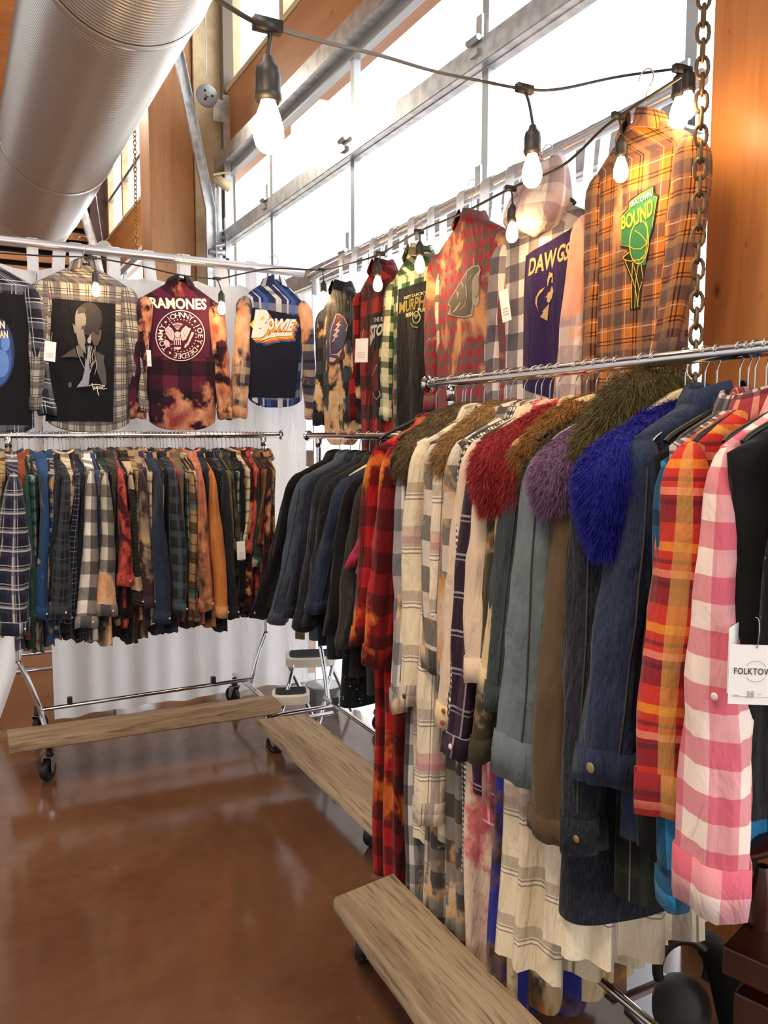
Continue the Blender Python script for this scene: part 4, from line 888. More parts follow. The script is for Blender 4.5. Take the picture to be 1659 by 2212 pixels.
# ---------------------------------------------------------------- left rack
LR=[ # hook px, material, half width px, sleeve end px, end py, description, short name, length
 (-8,OMB,8,-14,1340,'brown bleached flannel shirt','brown bleached',.86),
 (24,NP,34,32,1372,'navy plaid flannel shirt with white lines and a gathered wide sleeve','navy plaid',.93),
 (36,RUS,9,30,1345,'rust flannel shirt','rust',.9),
 (48,GRN,13,78,1350,'dark green tie-dyed shirt','green tie-dyed',.94),
 (62,TEA,8,80,1330,'teal checked shirt','teal checked',.93),
 (86,BLB,12,96,1342,'blue bleached shirt','blue bleached',.91),
 (101,BRP,9,112,1345,'blue and brown plaid shirt','blue-brown plaid',.91),
 (115,dn_dark,13,122,1300,'dark navy denim shirt','dark navy',.88),
 (127,DKP,18,128,1340,'charcoal plaid flannel shirt','charcoal plaid',.89),
 (134,CRM,7,150,1250,'cream striped shirt','cream striped',.85),
 (142,black,9,150,1330,'plain black shirt','plain black',.88),
 (148,PUR,7,158,1290,'purple checked shirt','purple checked',.86),
 (152,DNP,14,141,1350,'thin lined navy plaid shirt with its sleeve swung left','thin navy plaid',.9),
 (161,dn_dark,8,164,1340,'inky denim shirt','inky denim',.88),
 (173,KHK,7,172,1330,'khaki shirt','khaki',.87),
 (180,BW,20,191,1360,'white and black buffalo check shirt with bold squares','white buffalo',.92),
 (190,dn_blue,9,203,1280,'blue denim shirt','blue denim',.86),
 (197,OMB,7,208,1320,'ombre brown plaid shirt','ombre plaid',.86),
 (205,GB,19,232,1335,'grey check shirt bleached orange at the cuff','orange-cuffed grey',.93),
 (213,DKP,8,225,1350,'sooty plaid shirt','sooty plaid',.88),
 (222,black2,9,249,1340,'black knit shirt','black knit',.9),
 (231,CAM,7,246,1300,'camo checked shirt','camo checked',.88),
 (238,MRN,16,272,1270,'maroon tie-dyed shirt with fiery red splashes','maroon tie-dyed',.86),
 (245,PNK,7,262,1250,'pink bleached shirt','pink bleached',.86),
 (252,black,8,282,1340,'jet black shirt','jet black',.92),
 (260,KNT,12,298,1315,'dark ribbed shirt with a cream band','cream banded',.95),
 (268,RDB,7,285,1250,'dark red checked shirt','dark red checked',.86),
 (279,OMB,7,300,1300,'golden brown plaid shirt','golden plaid',.86),
 (286,ACD,15,324,1318,'acid washed brown shirt','acid washed',.93),
 (293,PUR,7,318,1300,'lilac bleached check shirt','lilac check',.87),
 (306,CRM,7,330,1280,'pale striped shirt','pale striped',.86),
 (318,dn_mid,17,352,1350,'deep blue denim shirt with long snapped cuff','deep blue denim',.91),
 (324,TAN,6,345,1280,'tan shirt','tan',.86),
 (331,PUR,7,352,1250,'plum check shirt','plum check',.86),
 (338,black,8,360,1330,'black flannel shirt','black flannel',.9),
 (346,GBP,17,388,1330,'slate blue plaid flannel shirt','slate plaid',.92),
 (353,TAN,9,376,1300,'caramel tan shirt','caramel tan',.88),
 (360,PNK,7,385,1250,'rosy bleached shirt','rosy bleached',.86),
 (371,KHK,8,402,1300,'olive khaki shirt','olive khaki',.88),
 (378,TEA,7,405,1280,'teal and peach shirt','teal and peach',.86),
 (386,OMB,11,419,1345,'cream and black ombre plaid shirt','cream ombre',.92),
 (394,CRM,7,420,1280,'beige striped shirt','beige striped',.86),
 (402,GR2,7,425,1240,'green splashed shirt','green splashed',.86),
 (410,PCH,17,452,1322,'salmon pink shirt dyed with black bands','salmon banded',.91),
 (421,dn_navy,7,448,1280,'navy denim shirt','navy denim',.87),
 (434,ORG,17,482,1336,'bright orange ombre shirt','bright orange',.9),
 (443,black,9,486,1330,'raven black shirt','raven black',.92),
 (451,DNP,7,490,1300,'blue-black plaid shirt','blue-black plaid',.9),
 (460,dn_dark,14,508,1340,'midnight denim shirt','midnight denim',.93),
 (469,KHK,7,500,1200,'drab khaki shirt','drab khaki',.86),
 (479,CAM,10,520,1200,'grey camo check shirt','grey camo',.86),
 (488,TEA,7,510,1200,'light blue and teal shirt','light teal',.84),
 (497,black2,8,528,1300,'black ribbed shirt','black ribbed',.88),
 (508,CRM,7,528,1180,'cream banded shirt','cream banded',.86),
 (516,RDB,9,538,1320,'red and black check shirt with amber bleach','amber-bleached red',.88),
 (524,MRN,7,540,1200,'wine red shirt','wine red',.85),
 (533,GR2,10,554,1230,'forest green shirt with white splashes','forest green',.86),
 (541,RUS,7,558,1180,'scarlet and rust shirt','scarlet rust',.84),
 (548,KHK,7,562,1150,'brown olive shirt','brown olive',.84),
 (556,RDB,8,570,1300,'blood red check shirt','blood red check',.86),
 (563,OMB,7,574,1180,'beige plaid shirt at the right end','beige plaid',.84)]
YR=4.3;HL=None
for i,(hp,mt,hw_,ex,ey,desc,short,ln) in enumerate(LR):
    X=pt(hp,940,Y=YR)[0];pv=LR[i-1][6] if i else None;nx=LR[i+1][6] if i<len(LR)-1 else None
    zn=1.493+random.uniform(-.012,.008);prot=.0+(.035 if hw_>=16 else .012 if hw_>=11 else 0)+random.uniform(-.006,.006)
    swd=.215+prot*.5+random.uniform(-.008,.006);ys=YR-swd-.02
    q=pt(ex,ey,Y=ys-prot);L=zn-.075-q[2];w=hw_*.00232
    lab=desc+(' hanging between the %s and %s ones, left rack'%(pv,nx) if (pv and nx) else (' at the left end of left rack' if not pv else ' of left rack'))
    if len(lab.split())>16: lab=desc+' between %s and %s ones'%(pv,nx) if nx and pv else desc
    if len(lab.split())>16: lab=desc+', left rack'
    sh=Shape(sw=swd,ln=ln+random.uniform(-.02,.02),cb=.022,hb=.024,amp=.006,lam=.12,seed=100+i,tail=.04,neck=.06,hw=swd*.97)
    e=garment('flannel_shirt',lab,'shirt',(X,YR,zn),PI/2+random.uniform(-.05,.05),mt,sh,dict(wedge=.4,L=L,w=w*.85,d=.036+prot,out=.02+prot,sy=-(q[0]-X),cw=w*.95,x0=swd-.02),detail=1,far=False,N=36,rows=16,group='shirts packed on the left rack',cuff_h=.055,
        btn=dict(a=.62,c='#d9d2c4',r=.005,n=[0],ax='x') if hw_>=12 else None)
    if HL is None:
        HL=hanger('black hanger with a chrome hook at the far left of left rack',(X,YR,1.505),PI/2,'black',.095,.19)
        h=HL
    else:
        h=copytree(HL);h.location=(X,YR,1.505)
    h['group']='hangers on the left rack';h['label']='black chrome-hooked hanger carrying the %s on the left rack'%(' '.join(desc.split()[:5]));h.rotation_euler=(0,0,PI/2+random.uniform(-.12,.12))
# ---------------------------------------------------------------- middle rack (rail X=1.68)
MX=1.68
MR=[ # station Y, material, w, sleeve end px, desc, length, extra
 (3.62,'black_denim','black denim jacket with a dark snap cuff, furthest on the middle rack',black,.055,(553,1338),.83,'jacket',dict(btn=dict(a=.6,c='#b9b9bb',r=.008,ax='x'))),
 (3.5,'','faded grey blue denim jacket second from far end of middle rack',dn_grey,.06,(590,1350),.86,'jacket',dict(seam=(.62,STITCHB),btn=None)),
 (3.4,'','navy denim jacket between the faded denim and the charcoal one',dn_navy,.045,(620,1340),.86,'jacket',{}),
 (3.3,'','charcoal jacket with long dark body, middle rack',dn_char,.055,(645,1365),.9,'jacket',dict(seam=(.62,STITCHB))),
 (3.2,'','royal blue trimmed dark jacket of middle rack, beside the charcoal jacket',dn_char,.04,(655,1355),.86,'jacket',{}),
 (3.1,'','dark blue denim jacket with pointed pocket flap, middle rack',dn_mid,.06,(672,1325),.84,'jacket',dict(seam=(.7,STITCHB))),
 (3.0,'','black blazer with three sleeve buttons on the middle rack',black,.055,(703,1372),.93,'blazer',dict(btn=dict(a=.62,c='#4a4a4e',r=.011,n=[-.6,.7,2.],ax='x'),cuff_h=.0)),
 (2.9,'','dark olive jacket with soft collar on the middle rack',olive,.055,(730,1400),.95,'jacket',{}),
 (2.82,'','black jersey top between the olive jacket and the pink one',black2,.045,(747,1390),.98,'top',{}),
 (2.73,'','hot pink cardigan on the middle rack near the red dresses',pinkf,.045,(752,1230),.75,'cardigan',{}),
 (2.66,'','grey marl cardigan squeezed beside hot pink one',greyf,.035,(770,1240),.75,'cardigan',{})]
for i,(Y,_,lab,mt,w,(ex,ey),ln,kind,kx) in enumerate(MR):
    zn=1.49;sw=.235;q=pt(ex,ey,X=MX-sw-.07);L=zn-.075-q[2]
    sh=Shape(sw=sw,ln=ln,cb=.045,hb=.05,amp=.008,lam=.15,seed=300+i,neck=.07,hw=sw*.95)
    e=garment({'jacket':'denim_jacket'}.get(kind,kind) if mt not in(black,olive) else ('jacket' if kind=='jacket' else kind),lab,kind,(MX,Y,zn),random.uniform(-.05,.05)+.06,mt,sh,dict(wedge=.7,L=L,w=w,d=.055,out=.06,sy=q[1]-Y,cw=w*.9),far=False,N=44,rows=22,**kx)
    hanger('%s hanger on the middle rack holding the %s'%('pale wooden' if i in(5,8) else 'chrome hooked',' '.join(lab.split()[:6])),(MX,Y,1.503),random.uniform(-.1,.1),'wood' if i in (5,8) else 'wire',.095,.2)
# studded belt end hanging below jackets
e=thing('studded_belt','studded belt end dangling under the dark denim jackets of middle rack','belt',pt(648,1368,X=1.5),-.9)
MB().box((0,0,0),(.05,.012,.06)).build('belt_strap',BLKP,e,False);m=MB()
for a in range(5):
    for b in range(6): m.lathe([(.004,0),(.003,-.003),(0,-.004)],8,(-.02+a*.01,-.006,-.025+b*.01),'y')
m.build('studs',plain('brass_studs','#c9b27a',.3,1.),e)
# long sparkly black skirt at bottom
SPK=fab('black_speckled','#0b1214',spots=('#e8e8e4',60,.16),wr=.3)
sh=Shape(sw=.17,ln=.62,drop=.02,neck=.13,cb=.05,hb=.07,amp=.014,lam=.16,seed=44,hw=.2)
e=garment('speckled_skirt','black skirt sprinkled with white specks below the middle rack jackets','skirt',(1.62,3.12,1.06),.25,SPK,sh,noslv=True,has_collar=False)
MB().tube([(0,0,-.01),(0,0,.45)],.002,5).build('clip_hanger_wire',HOOKM,e)
sh=Shape(sw=.17,ln=.42,drop=.02,neck=.13,cb=.04,hb=.05,amp=.01,lam=.16,seed=45,hw=.19)
e=garment('wool_skirt','dark brown wool skirt hem in front of the speckled skirt','skirt',(1.6,3.02,1.02),.25,fab('dark_wool','#26221f'),sh,noslv=True,has_collar=False)
# ---------------------------------------------------------------- near rack (rail X=1.40)
NX=1.40
CP=lambda n,base='#e5d6b6',c='#5d4a50',c2='#b98a8c':fab(n,base,[('v',.155,0,.03,c,.4),('v',.155,.008,.004,c,.7),('v',.155,.014,.0025,'#f3ead8',.9),('v',.155,.02,.004,c,.7),('u',.17,0,.03,c,.5),('u',.17,.01,.004,c,.7),('v',.62,.3,.05,c2,.5)],wr=.4,tint=.06)
cream=CP('cream_plaid');cream2=CP('cream_plaid_2','#e8d9bd','#604c58','#c06a78')
redb=fab('red_orange_bleached',"#a8191c",[('u',.13,0,.065,'#180a0c',.6),('v',.13,0,.065,'#180a0c',.6)],bleach=(.45,'#d97a28','#b84a18',5))
wgb=fab('white_grey_check','#ddd6d0',[('u',.13,0,.05,'#3a3f4a',.6),('v',.13,0,.065,'#3a3f4a',.6),('u',.13,.07,.015,'#0d0e14',.85)],bleach=(.36,'#d6a070','#e6c8a4',6))
tbk=fab('tan_black_check','#cfc4b4',[('u',.14,0,.07,'#17181d',.65),('v',.14,0,.07,'#17181d',.72)],bleach=(.4,'#c58a4a','#dcc09a',6))
pkb=fab('white_pink_bleached','#e3c9ae',bleach=(.42,'#c44a5a','#dd8a88',7));prp=fab('purple_plaid','#2f1f2f',[('u',.08,0,.005,'#b9adb4',.7),('v',.1,0,.006,'#b9adb4',.7),('v',.1,.012,.004,'#b9adb4',.6),('u',.08,.02,.02,'#54404f',.5)])
tob=buff('tan_orange_gingham','#d9a06c','#f0dcc0',.014,.5);pnkp=fab('pink_window_plaid','#c2475a',[('u',.09,0,.006,'#ecc7c0',.7),('v',.09,0,.006,'#ecc7c0',.7)],bleach=(.4,'#3a1a24','#e3a49a',6))
gmg=buff('micro_gingham','#e6e0d6','#141416',.008,.85);blb=fab('royal_blue_bleached','#2b2f86',bleach=(.48,'#2d2118','#b98a50',4));olb=fab('olive_bleached','#3f3a28',bleach=(.4,'#d9b48a','#6a5438',7))
yel=fab('cream_gold_bleached','#dcc498',bleach=(.42,'#2f231c','#b07a3c',5))
pchk=fab('pink_check','#efdcd2',[('u',.092,0,.046,'#cc1259',.52),('v',.092,0,.046,'#c80f55',.62)],wr=.3,tint=.03)
orp=fab('red_orange_plaid','#c8352c',[('v',.15,0,.05,'#7c1f2c',.8),('v',.15,.052,.017,'#e6872c',.9),('v',.15,.075,.008,'#5f2430',.7),('v',.15,.1,.014,'#e88a70',.8),('v',.15,.118,.01,'#4a2030',.6),('u',.11,.02,.034,'#d9b45e',.45),('u',.2,.12,.03,'#8a2a30',.4)],bleach=(.3,'#ee7a4c','#e0603c',4))
blup=fab('turquoise_plaid','#2f7fb0',[('v',.13,0,.03,'#172a3c',.7),('u',.14,0,.04,'#141d28',.7)],bleach=(.34,'#d8c8b8','#5aa0c4',6));gry=tartan('grey_white_plaid','#c9b8b4',[(.02,.03,'#2e2a33',.8),(.006,0,'#1a181f',.8)],.06)
seq=fab('black_sequin','#0e1316',spots=('#6f8284',90,.2))
def seg(Y,lab,name,cat,mt,zn,w,end,hem,sw=.225,cb=.045,hb=.06,amp=.012,lam=.13,pleat=0,pk=9,hw=None,yaw=.0,sl=True,ms=None,cm=None,colm=None,px=None,tail=.03,d=.055,out=.05,cw=None,hk='black',neckd=.07,bx=None,**kx):
    """garment on the near rack. end: px of sleeve end; hem: px row of the body's lower edge measured on the near side"""
    bx=bx or (NX-sw*.9);zh=pt(hem[0],hem[1],X=bx)[2];ln=zn-zh
    sh=Shape(sw=sw,ln=ln,cb=cb,hb=hb,amp=amp,lam=lam,seed=int(Y*1000),neck=neckd,hw=hw or sw,pleat=pleat,pk=pk,tail=tail)
    if sl:
        q=pt(end[0],end[1],X=NX-sw-out-.01);s=dict(wedge=.55,L=zn-.075-q[2],w=w*1.08,d=d*.75,out=out,sy=q[1]-Y+yaw*0,cw=cw or w*.85)
    e=garment(name,lab,cat,(NX,Y,zn),yaw,mt,sh,s if sl else None,mat_s=ms,cuff_m=cm,col_m=colm,noslv=not sl,far=kx.pop('far',False),N=72,rows=44,**kx)
    if hk=='wood': hanger('pale wooden hanger poking above the royal blue fur collar',(NX+.02,Y-.03,1.692),.1,'wood',.078,.17)
    elif hk: hanger('%s hanger on nearest rack holding the %s'%({'black':'black','wood':'pale wooden','wire':'chrome wire'}[hk],' '.join(lab.split()[:7])),(NX,Y,1.672),random.uniform(-.1,.1),hk,.095,.2)
    return e,sh
BB=dict(has_collar=True)
ZN=1.655
seg(2.27,'red and black buffalo check dress bleached orange, furthest on the nearest rack','flannel_dress','dress',redb,ZN-.02,.045,(762,1400),(795,1870),hb=.07,pleat=.25,amp=.014,btn=None,hk='black')
seg(2.18,'red buffalo check dress with orange bleached front and open black hanger','flannel_dress','dress',redb,ZN-.02,.05,(795,1445),(825,1885),hb=.075,pleat=.3,pk=11,hk='black')
e=hanger('thick black velvet hanger with exposed arm before the red dress',(NX,2.115,1.64),0,'black',.125,.2)
MB().tube(spline([(-.02,0,0),(-.16,-.01,-.05),(-.235,-.02,-.09),(-.255,-.02,-.125),(-.22,-.02,-.145),(.1,0,-.145)],6),.009,10).build('velvet_arm',BLKV,e)
seg(2.07,'white and grey check dress with black blocks, right after the red dresses','flannel_dress','dress',wgb,ZN-.01,.04,(850,1545),(862,1935),hb=.07,pleat=.3,amp=.016,hk='black',ms=wgb)
seg(2.0,'cream plaid long shirt with dark brown cuff button','flannel_shirt','shirt',cream,ZN,.045,(868,1530),(880,1800),hb=.06,pleat=.2,btn=dict(a=.62,c='#3a2c28',r=.007,ax='x'),cm=cream2,hk='black')
seg(1.93,'white grey and tan check dress behind the cream plaid shirt','flannel_dress','dress',tbk,ZN,.04,(925,1460),(915,1975),hb=.075,pleat=.3,amp=.016,sl=True,hk='black')
seg(1.87,'cream plaid shirt with lavender lines and rolled hem','flannel_shirt','shirt',cream2,ZN,.05,(905,1780),(925,1800),hb=.05,amp=.01,hk='black')
seg(1.81,'tan and black check dress bleached in amber','flannel_dress','dress',tbk,ZN,.035,(945,1560),(968,2050),hb=.07,pleat=.3,amp=.014,hk='black')
seg(1.76,'micro gingham and white shirt squeezed by the pink bleached ones','flannel_shirt','shirt',gmg,ZN,.028,(972,1560),(985,1880),hk='black')
seg(1.735,'cream shirt with pink bleach stains and two red cuff buttons','flannel_shirt','shirt',pkb,ZN,.042,(945,1570),(985,2085),hb=.07,pleat=.25,cm=fab('cream_cuff','#e9cf9f'),btn=dict(a=.6,c='#a8443c',r=.007,n=[-.5,.6],ax='x'),hk='black')
seg(1.70,'dark purple window plaid shirt with white cuff button','flannel_shirt','shirt',prp,ZN,.045,(965,1640),(990,1700),cm=prp,btn=dict(a=.6,c='#efe6d8',r=.008,ax='x'),colm=tob,hk='black')
# fur coats
F1=fur_mat('fur_brown','#6e5a40','#8d7858','#3a2d20');F2=fur_mat('fur_red','#a02c30','#8c2329','#c94a48');F3=fur_mat('fur_gold','#96682f','#7c5526','#b98a4e')
F4=fur_mat('fur_lilac','#7d5c7e','#6a4c70','#a583a5');F5=fur_mat('fur_olive','#4c4326','#665a36','#7d7048');F6=fur_mat('fur_blue','#1b1f86','#15197a','#2a30b8');F7=fur_mat('fur_greybrown','#4b4239','#5e5448','#2a241f');F8=fur_mat('fur_tan','#a3804e','#8a693d','#c4a070')
def furs(e,mt,drop=-.3,front=-.05,r=(.05,.062,.055,.03),n=9000,seed=0,ln=.032,side=-.205,x0p=.16,up=0):
    P=[(x0p,-.01,-.06+up),(.06,front*.4,-.012+up),(-.04,front*.6,-.02+up),(-.13,front*.9,-.06),(side,front,-.125),(side+.0,front-.015,drop)]
    fur(e,P,(r[0],r[1],r[1],r[2],r[2],r[3]),mt,int(n*2.3),ln*.88,seed,comb=(-.55,-.05,-.3),ew=.00062)
e,_=seg(2.1,'brown fur collared coat furthest along the nearest rack','fur_coat','coat',suede,ZN+.0,.03,(905,1300),(905,1300),hk='wire',sl=False);furs(e,F1,-.2,-.03,(.055,.065,.06,.03),seed=1)
e,_=seg(1.9,'light brown fur collared coat hung before the darker brown fur','fur_coat','coat',suede,ZN+.005,.03,(940,1300),(945,1300),hk='wire',sl=False);furs(e,F8,-.16,-.03,(.05,.06,.05,.03),seed=2)
e,_=seg(1.665,'red dyed fur collar coat on pink flannel with cream bleach','fur_coat','coat',pnkp,ZN+.0,.045,(1010,1480),(1015,1760),hk='wire',ms=pkb);furs(e,F2,-.24,-.06,(.045,.052,.058,.025),14000,3,side=-.25)
e,_=seg(1.6,'second red fur collar coat with royal blue bleached dress','fur_coat','coat',blb,ZN-.02,.04,(1022,1650),(1035,2130),hb=.09,pleat=.3,hk='wire',ms=olb,hw=.24);furs(e,F2,-.2,-.05,(.05,.06,.055,.03),9000,4,side=-.22)
e,_=seg(1.56,'cream and gold bleached shirt coat with golden fur collar','fur_coat','coat',yel,ZN+.005,.04,(1045,1500),(1030,2100),hb=.07,pleat=.3,hk='wire',ms=yel);furs(e,F3,-.12,-.03,(.05,.06,.05,.03),9000,5)
e,_=seg(1.525,'grey green denim coat with grey brown fur collar','denim_coat','coat',dn_green,ZN-.02,.058,(1056,1530),(1075,1640),hk='wire',seam=(.62,STITCHB),d=.055,tail=0);furs(e,F7,-.2,-.04,(.045,.055,.045,.025),7000,6)
seg(1.49,'cream brown plaid long pleated dress below the light denim coat','flannel_dress','dress',cream,ZN-.03,.04,(1180,1550),(1150,2095),hb=.1,cb=.05,pleat=.35,pk=13,sl=False,hw=.26,amp=.02,hk='black')
e,_=seg(1.455,'pale blue denim coat with lilac fur collar','denim_coat','coat',dn_light,ZN-.02,.08,(1112,1690),(1150,1700),cb=.055,seam=(.62,STITCH),hk='wire',d=.07,cuff_h=.1,tail=0);furs(e,F4,-.2,-.07,(.05,.06,.065,.035),13000,7,side=-.235)
e,_=seg(1.375,'brown suede coat with dark olive fur collar','suede_coat','coat',suede,ZN+.01,.055,(1172,1815),(1180,1830),hk='wire',cb=.05,d=.05,cuff_h=.05);furs(e,F5,-.12,-.04,(.07,.085,.065,.03),16000,8,ln=.045,side=-.17,x0p=.24,up=.02)
seg(1.34,'cream and pink plaid long dress under the dark denim coats','flannel_dress','dress',cream2,ZN-.03,.04,(1300,1550),(1230,2060),hb=.09,cb=.05,pleat=.35,pk=11,sl=False,hw=.25,amp=.018,hk='black')
e,_=seg(1.30,'dark denim coat with bright royal blue fur collar','denim_coat','coat',dn_dark,ZN-.02,.06,(1238,1840),(1330,1935),hk='wood',hb=.085,cb=.07,amp=.004,hw=.26,seam=(.62,STITCH),cuff_h=.07,tail=0,bx=1.3,btn=dict(a=.6,c='#8c7040',r=.008,ax='x'));furs(e,F6,-.27,-.085,(.055,.064,.072,.026),17000,9,side=-.25)
e,_=seg(1.17,'indigo denim jacket with brass cuff button, right of blue fur coat','denim_jacket','jacket',dn_indigo,ZN+.015,.066,(1278,1695),(1400,1760),hk='wire',seam=(.72,STITCH),tail=0,cuff_h=.07,bx=1.3,btn=dict(a=.56,c='#8c7b58',r=.011,ax='x'),tall=1.1)
seg(1.115,'black jacket hidden between the indigo and the orange shirts','jacket','jacket',black,ZN-.02,.04,(1370,1500),(1420,1800),bx=1.3,hk='black',sl=False)
seg(1.08,'grey and white plaid shirt peeking left of the red-orange plaid shirt','flannel_shirt','shirt',gry,ZN-.0,.03,(1432,1330),(1440,1500),bx=1.3,hk='black',sl=False)
seg(1.055,'red and orange plaid flannel shirt with yellow lines','flannel_shirt','shirt',orp,ZN-.0,.062,(1405,1765),(1480,1700),hk='black',bx=1.3,cuff_h=.075,d=.06,cw=.05,tail=.05,colm=fab('red_plaid_collar','#9c3a40',[('u',.04,0,.012,'#e6a08a',.7),('v',.05,0,.012,'#3a2028',.7)]))
seg(1.095,'turquoise plaid shirt whose hem shows under the red-orange and pink shirts','flannel_shirt','shirt',blup,ZN-.03,.03,(1425,1968),(1460,1830),hk='black',bx=1.3,hw=.15)
seg(1.2,'dark green plaid flannel shirt with long tail under the pink check shirt','flannel_shirt','shirt',fab('dark_green_plaid','#121510',[('u',.08,0,.02,'#22281d',.7),('v',.08,0,.02,'#22281d',.7),('u',.08,.04,.003,'#6d6a55',.7)]),ZN-.03,.03,(1450,1700),(1560,2050),hk='black',bx=1.28,hw=.2,sl=False)
seg(.965,'bright pink and white check flannel shirt with long wide sleeve','flannel_shirt','shirt',pchk,ZN-.0,.046,(1506,1968),(1560,1700),hk='black',bx=1.3,cw=.056,out=.06,cuff_h=.085,d=.06,tail=.05,btn=dict(a=.6,c='#ead0d2',r=.007,n=[11],ax='x'))
e,sh=seg(.93,'black vest and skirt hanging at the right edge','vest','vest',black2,ZN-.01,.04,(1640,1500),(1600,1795),sl=False,hk='black',bx=1.18,cb=.035,hb=.045,sw=.245)
seg(.87,'black sequined top at the far right, partly out of frame','vest','vest',seq,ZN-.01,.04,(1640,1500),(1650,1500),sl=False,hk='black',bx=1.2,sw=.22,cb=.03)
# white price tags in foreground
T=pt(1632,1458,D=1.30);e=thing('price_tag','white price tag with bold black lettering and pencilled 38, at right edge','tag',T,-PSI-.12)
o=MB().box((0,0,0),(.082,.0009,.098)).build('card',WHITEC,e,False)
class Flat: 
    def surf(s,x,z,eps=0):return -.0005-eps*.3
FS=Flat()
V,F=text2d('FOLKTOWN',1.,.012,0,1.12);V,F=fit((V,F),-.0005,.006,.066,.0105);decal(o,FS,[(V,F)],INK,'lettering')
pg=plain('pencil_grey','#9b948e',.8);decal(o,FS,[stroke(ell(0,.006,.017,.017,40,.5,2.6),.0007),stroke(ell(0,.006,.017,.017,40,3.7,5.7),.0007),stroke([(-.035,-.036),(.04,-.036)],.0006),stroke([(-.033,-.034),(-.024,-.034)],.0012)],pg,'fine_print')
V,F=text2d('38',1.,.0,.2);V,F=fit((V,F),-.008,-.032,.013,.011);decal(o,FS,[(V,F),stroke([(.004,-.031),(.01,-.031)],.0008)],pg,'pencil_price')
MB().tube(spline([(0,-.001,.044),(.002,-.004,.07),(.001,.0,.09),(-.004,0,.094)],5),.0007,6).build('tag_string',HOOKM,e)
T=pt(1583,1420,D=1.36);e=thing('price_tag','smaller white price tag half hidden behind the bold lettered one','tag',T,-PSI+.9)
MB().box((0,0,0),(.055,.0009,.11)).build('card',WHITEC,e,False)
# ---------------------------------------------------------------- string lights
def socket(e,top,tip,sc=1.,lit=True,n='lamp_socket',bulbcol=None):
    """pendant bulb from the cord point top to the socket top tip"""
    top=np.array(top);tip=np.array(tip);P=spline([top,top*.6+tip*.4+np.array([.004,0,0])*sc,tip],6)
    m=MB().tube(P,.0038*sc,8)
    m.lathe([(.004,.0),(.009,-.004),(.012,-.014),(.0195,-.022),(.0215,-.035),(.0215,-.062),(.023,-.064),(.023,-.072),(.0205,-.074),(.019,-.078)],20,(0,0,0))
    V=m.V[-1];m.V[-1]=V*np.array([sc,sc,sc])+tip
    m.box(top,(.05*sc,.017*sc,.02*sc),rz=e.get('ang',0))
    o=m.build(n,CORD,e);b=MB().lathe([(.012,-.074),(.0145,-.082),(.021,-.1),(.0255,-.118),(.0262,-.132),(.022,-.147),(.013,-.157),(.0,-.161)],20)
    b.V[-1]=b.V[-1]*sc+tip;b.build('bulb',BULB if lit else BULB_OFF,o)
    return tip+np.array([0,0,-.12*sc])
LAMPS=[]
e=thing('string_lights','near black string of bulbs draped from above to the post','string lights')
Q=[pt(*a,D=d) for a,d in (((300,-120),1.1),((455,-12),1.24),((540,42),1.33),((590,60),1.38),((690,88),1.55),((822,120),1.8),((935,153),2.0),((1040,175),2.15),((1133,192),2.22),((1210,192),2.3),((1340,165),2.42),((1490,145),2.5))]
MB().tube(spline(Q,8),.0042,8).build('cord',CORD,e)
for (a,b,d,s) in (((578,55),(578,118),1.36,1.),((1133,192),(1151,268),2.1,1.),((1470,150),(1470,150),2.25,1.)):
    LAMPS.append(socket(e,pt(*a,D=d),pt(*b,D=d*1.0),s))
e=thing('string_lights','black string of bulbs looped along the drape pipe in front of shirts','string lights')
pts=[((-60,538),'L'),((0,546),'L'),((100,553),'L'),((200,557),'L'),((300,574),'L'),((390,594),'L'),((468,602),'L'),((520,592),'L'),((590,580),'L'),((695,583),'C'),((760,568),'R'),((822,548),'R'),((905,500),'R'),((1000,460),'R'),((1103,407),'R'),((1212,360),'R'),((1300,280),'R'),((1340,250),'R'),((1420,198),'R'),((1480,160),'R')]
def q(a,s): return pt(*a,Y=4.42) if s=='L' else (pt(*a,X=1.74) if s=='R' else pt(*a,Y=4.25))
MB().tube(spline([q(*p) for p in pts],6),.0042,8).build('cord',CORD,e)
for (a,b,s,lit) in (((200,557),(206,584),'L',1),((468,602),(478,627),'L',1),((695,583),(699,606),'C',1),((822,548),(816,566),'R',1),((905,500),(907,520),'R',1),((1103,407),(1107,440),'R',0),((1335,250),(1343,292),'R',1),((1480,150),(1488,145),'R',1)):
    LAMPS.append(socket(e,q(a,s),q(b,s),.82,bool(lit)))
for i,p in enumerate(LAMPS):
    L=bpy.data.lights.new('bulb_glow','POINT');L.energy=.7 if i in (2,10) else 2.2;L.color=(1,.62,.28);L.shadow_soft_size=.03;o=bpy.data.objects.new('bulb_glow',L);COL.objects.link(o)
    o.location=(p[0]-.05,p[1]-.05,p[2]-.03)
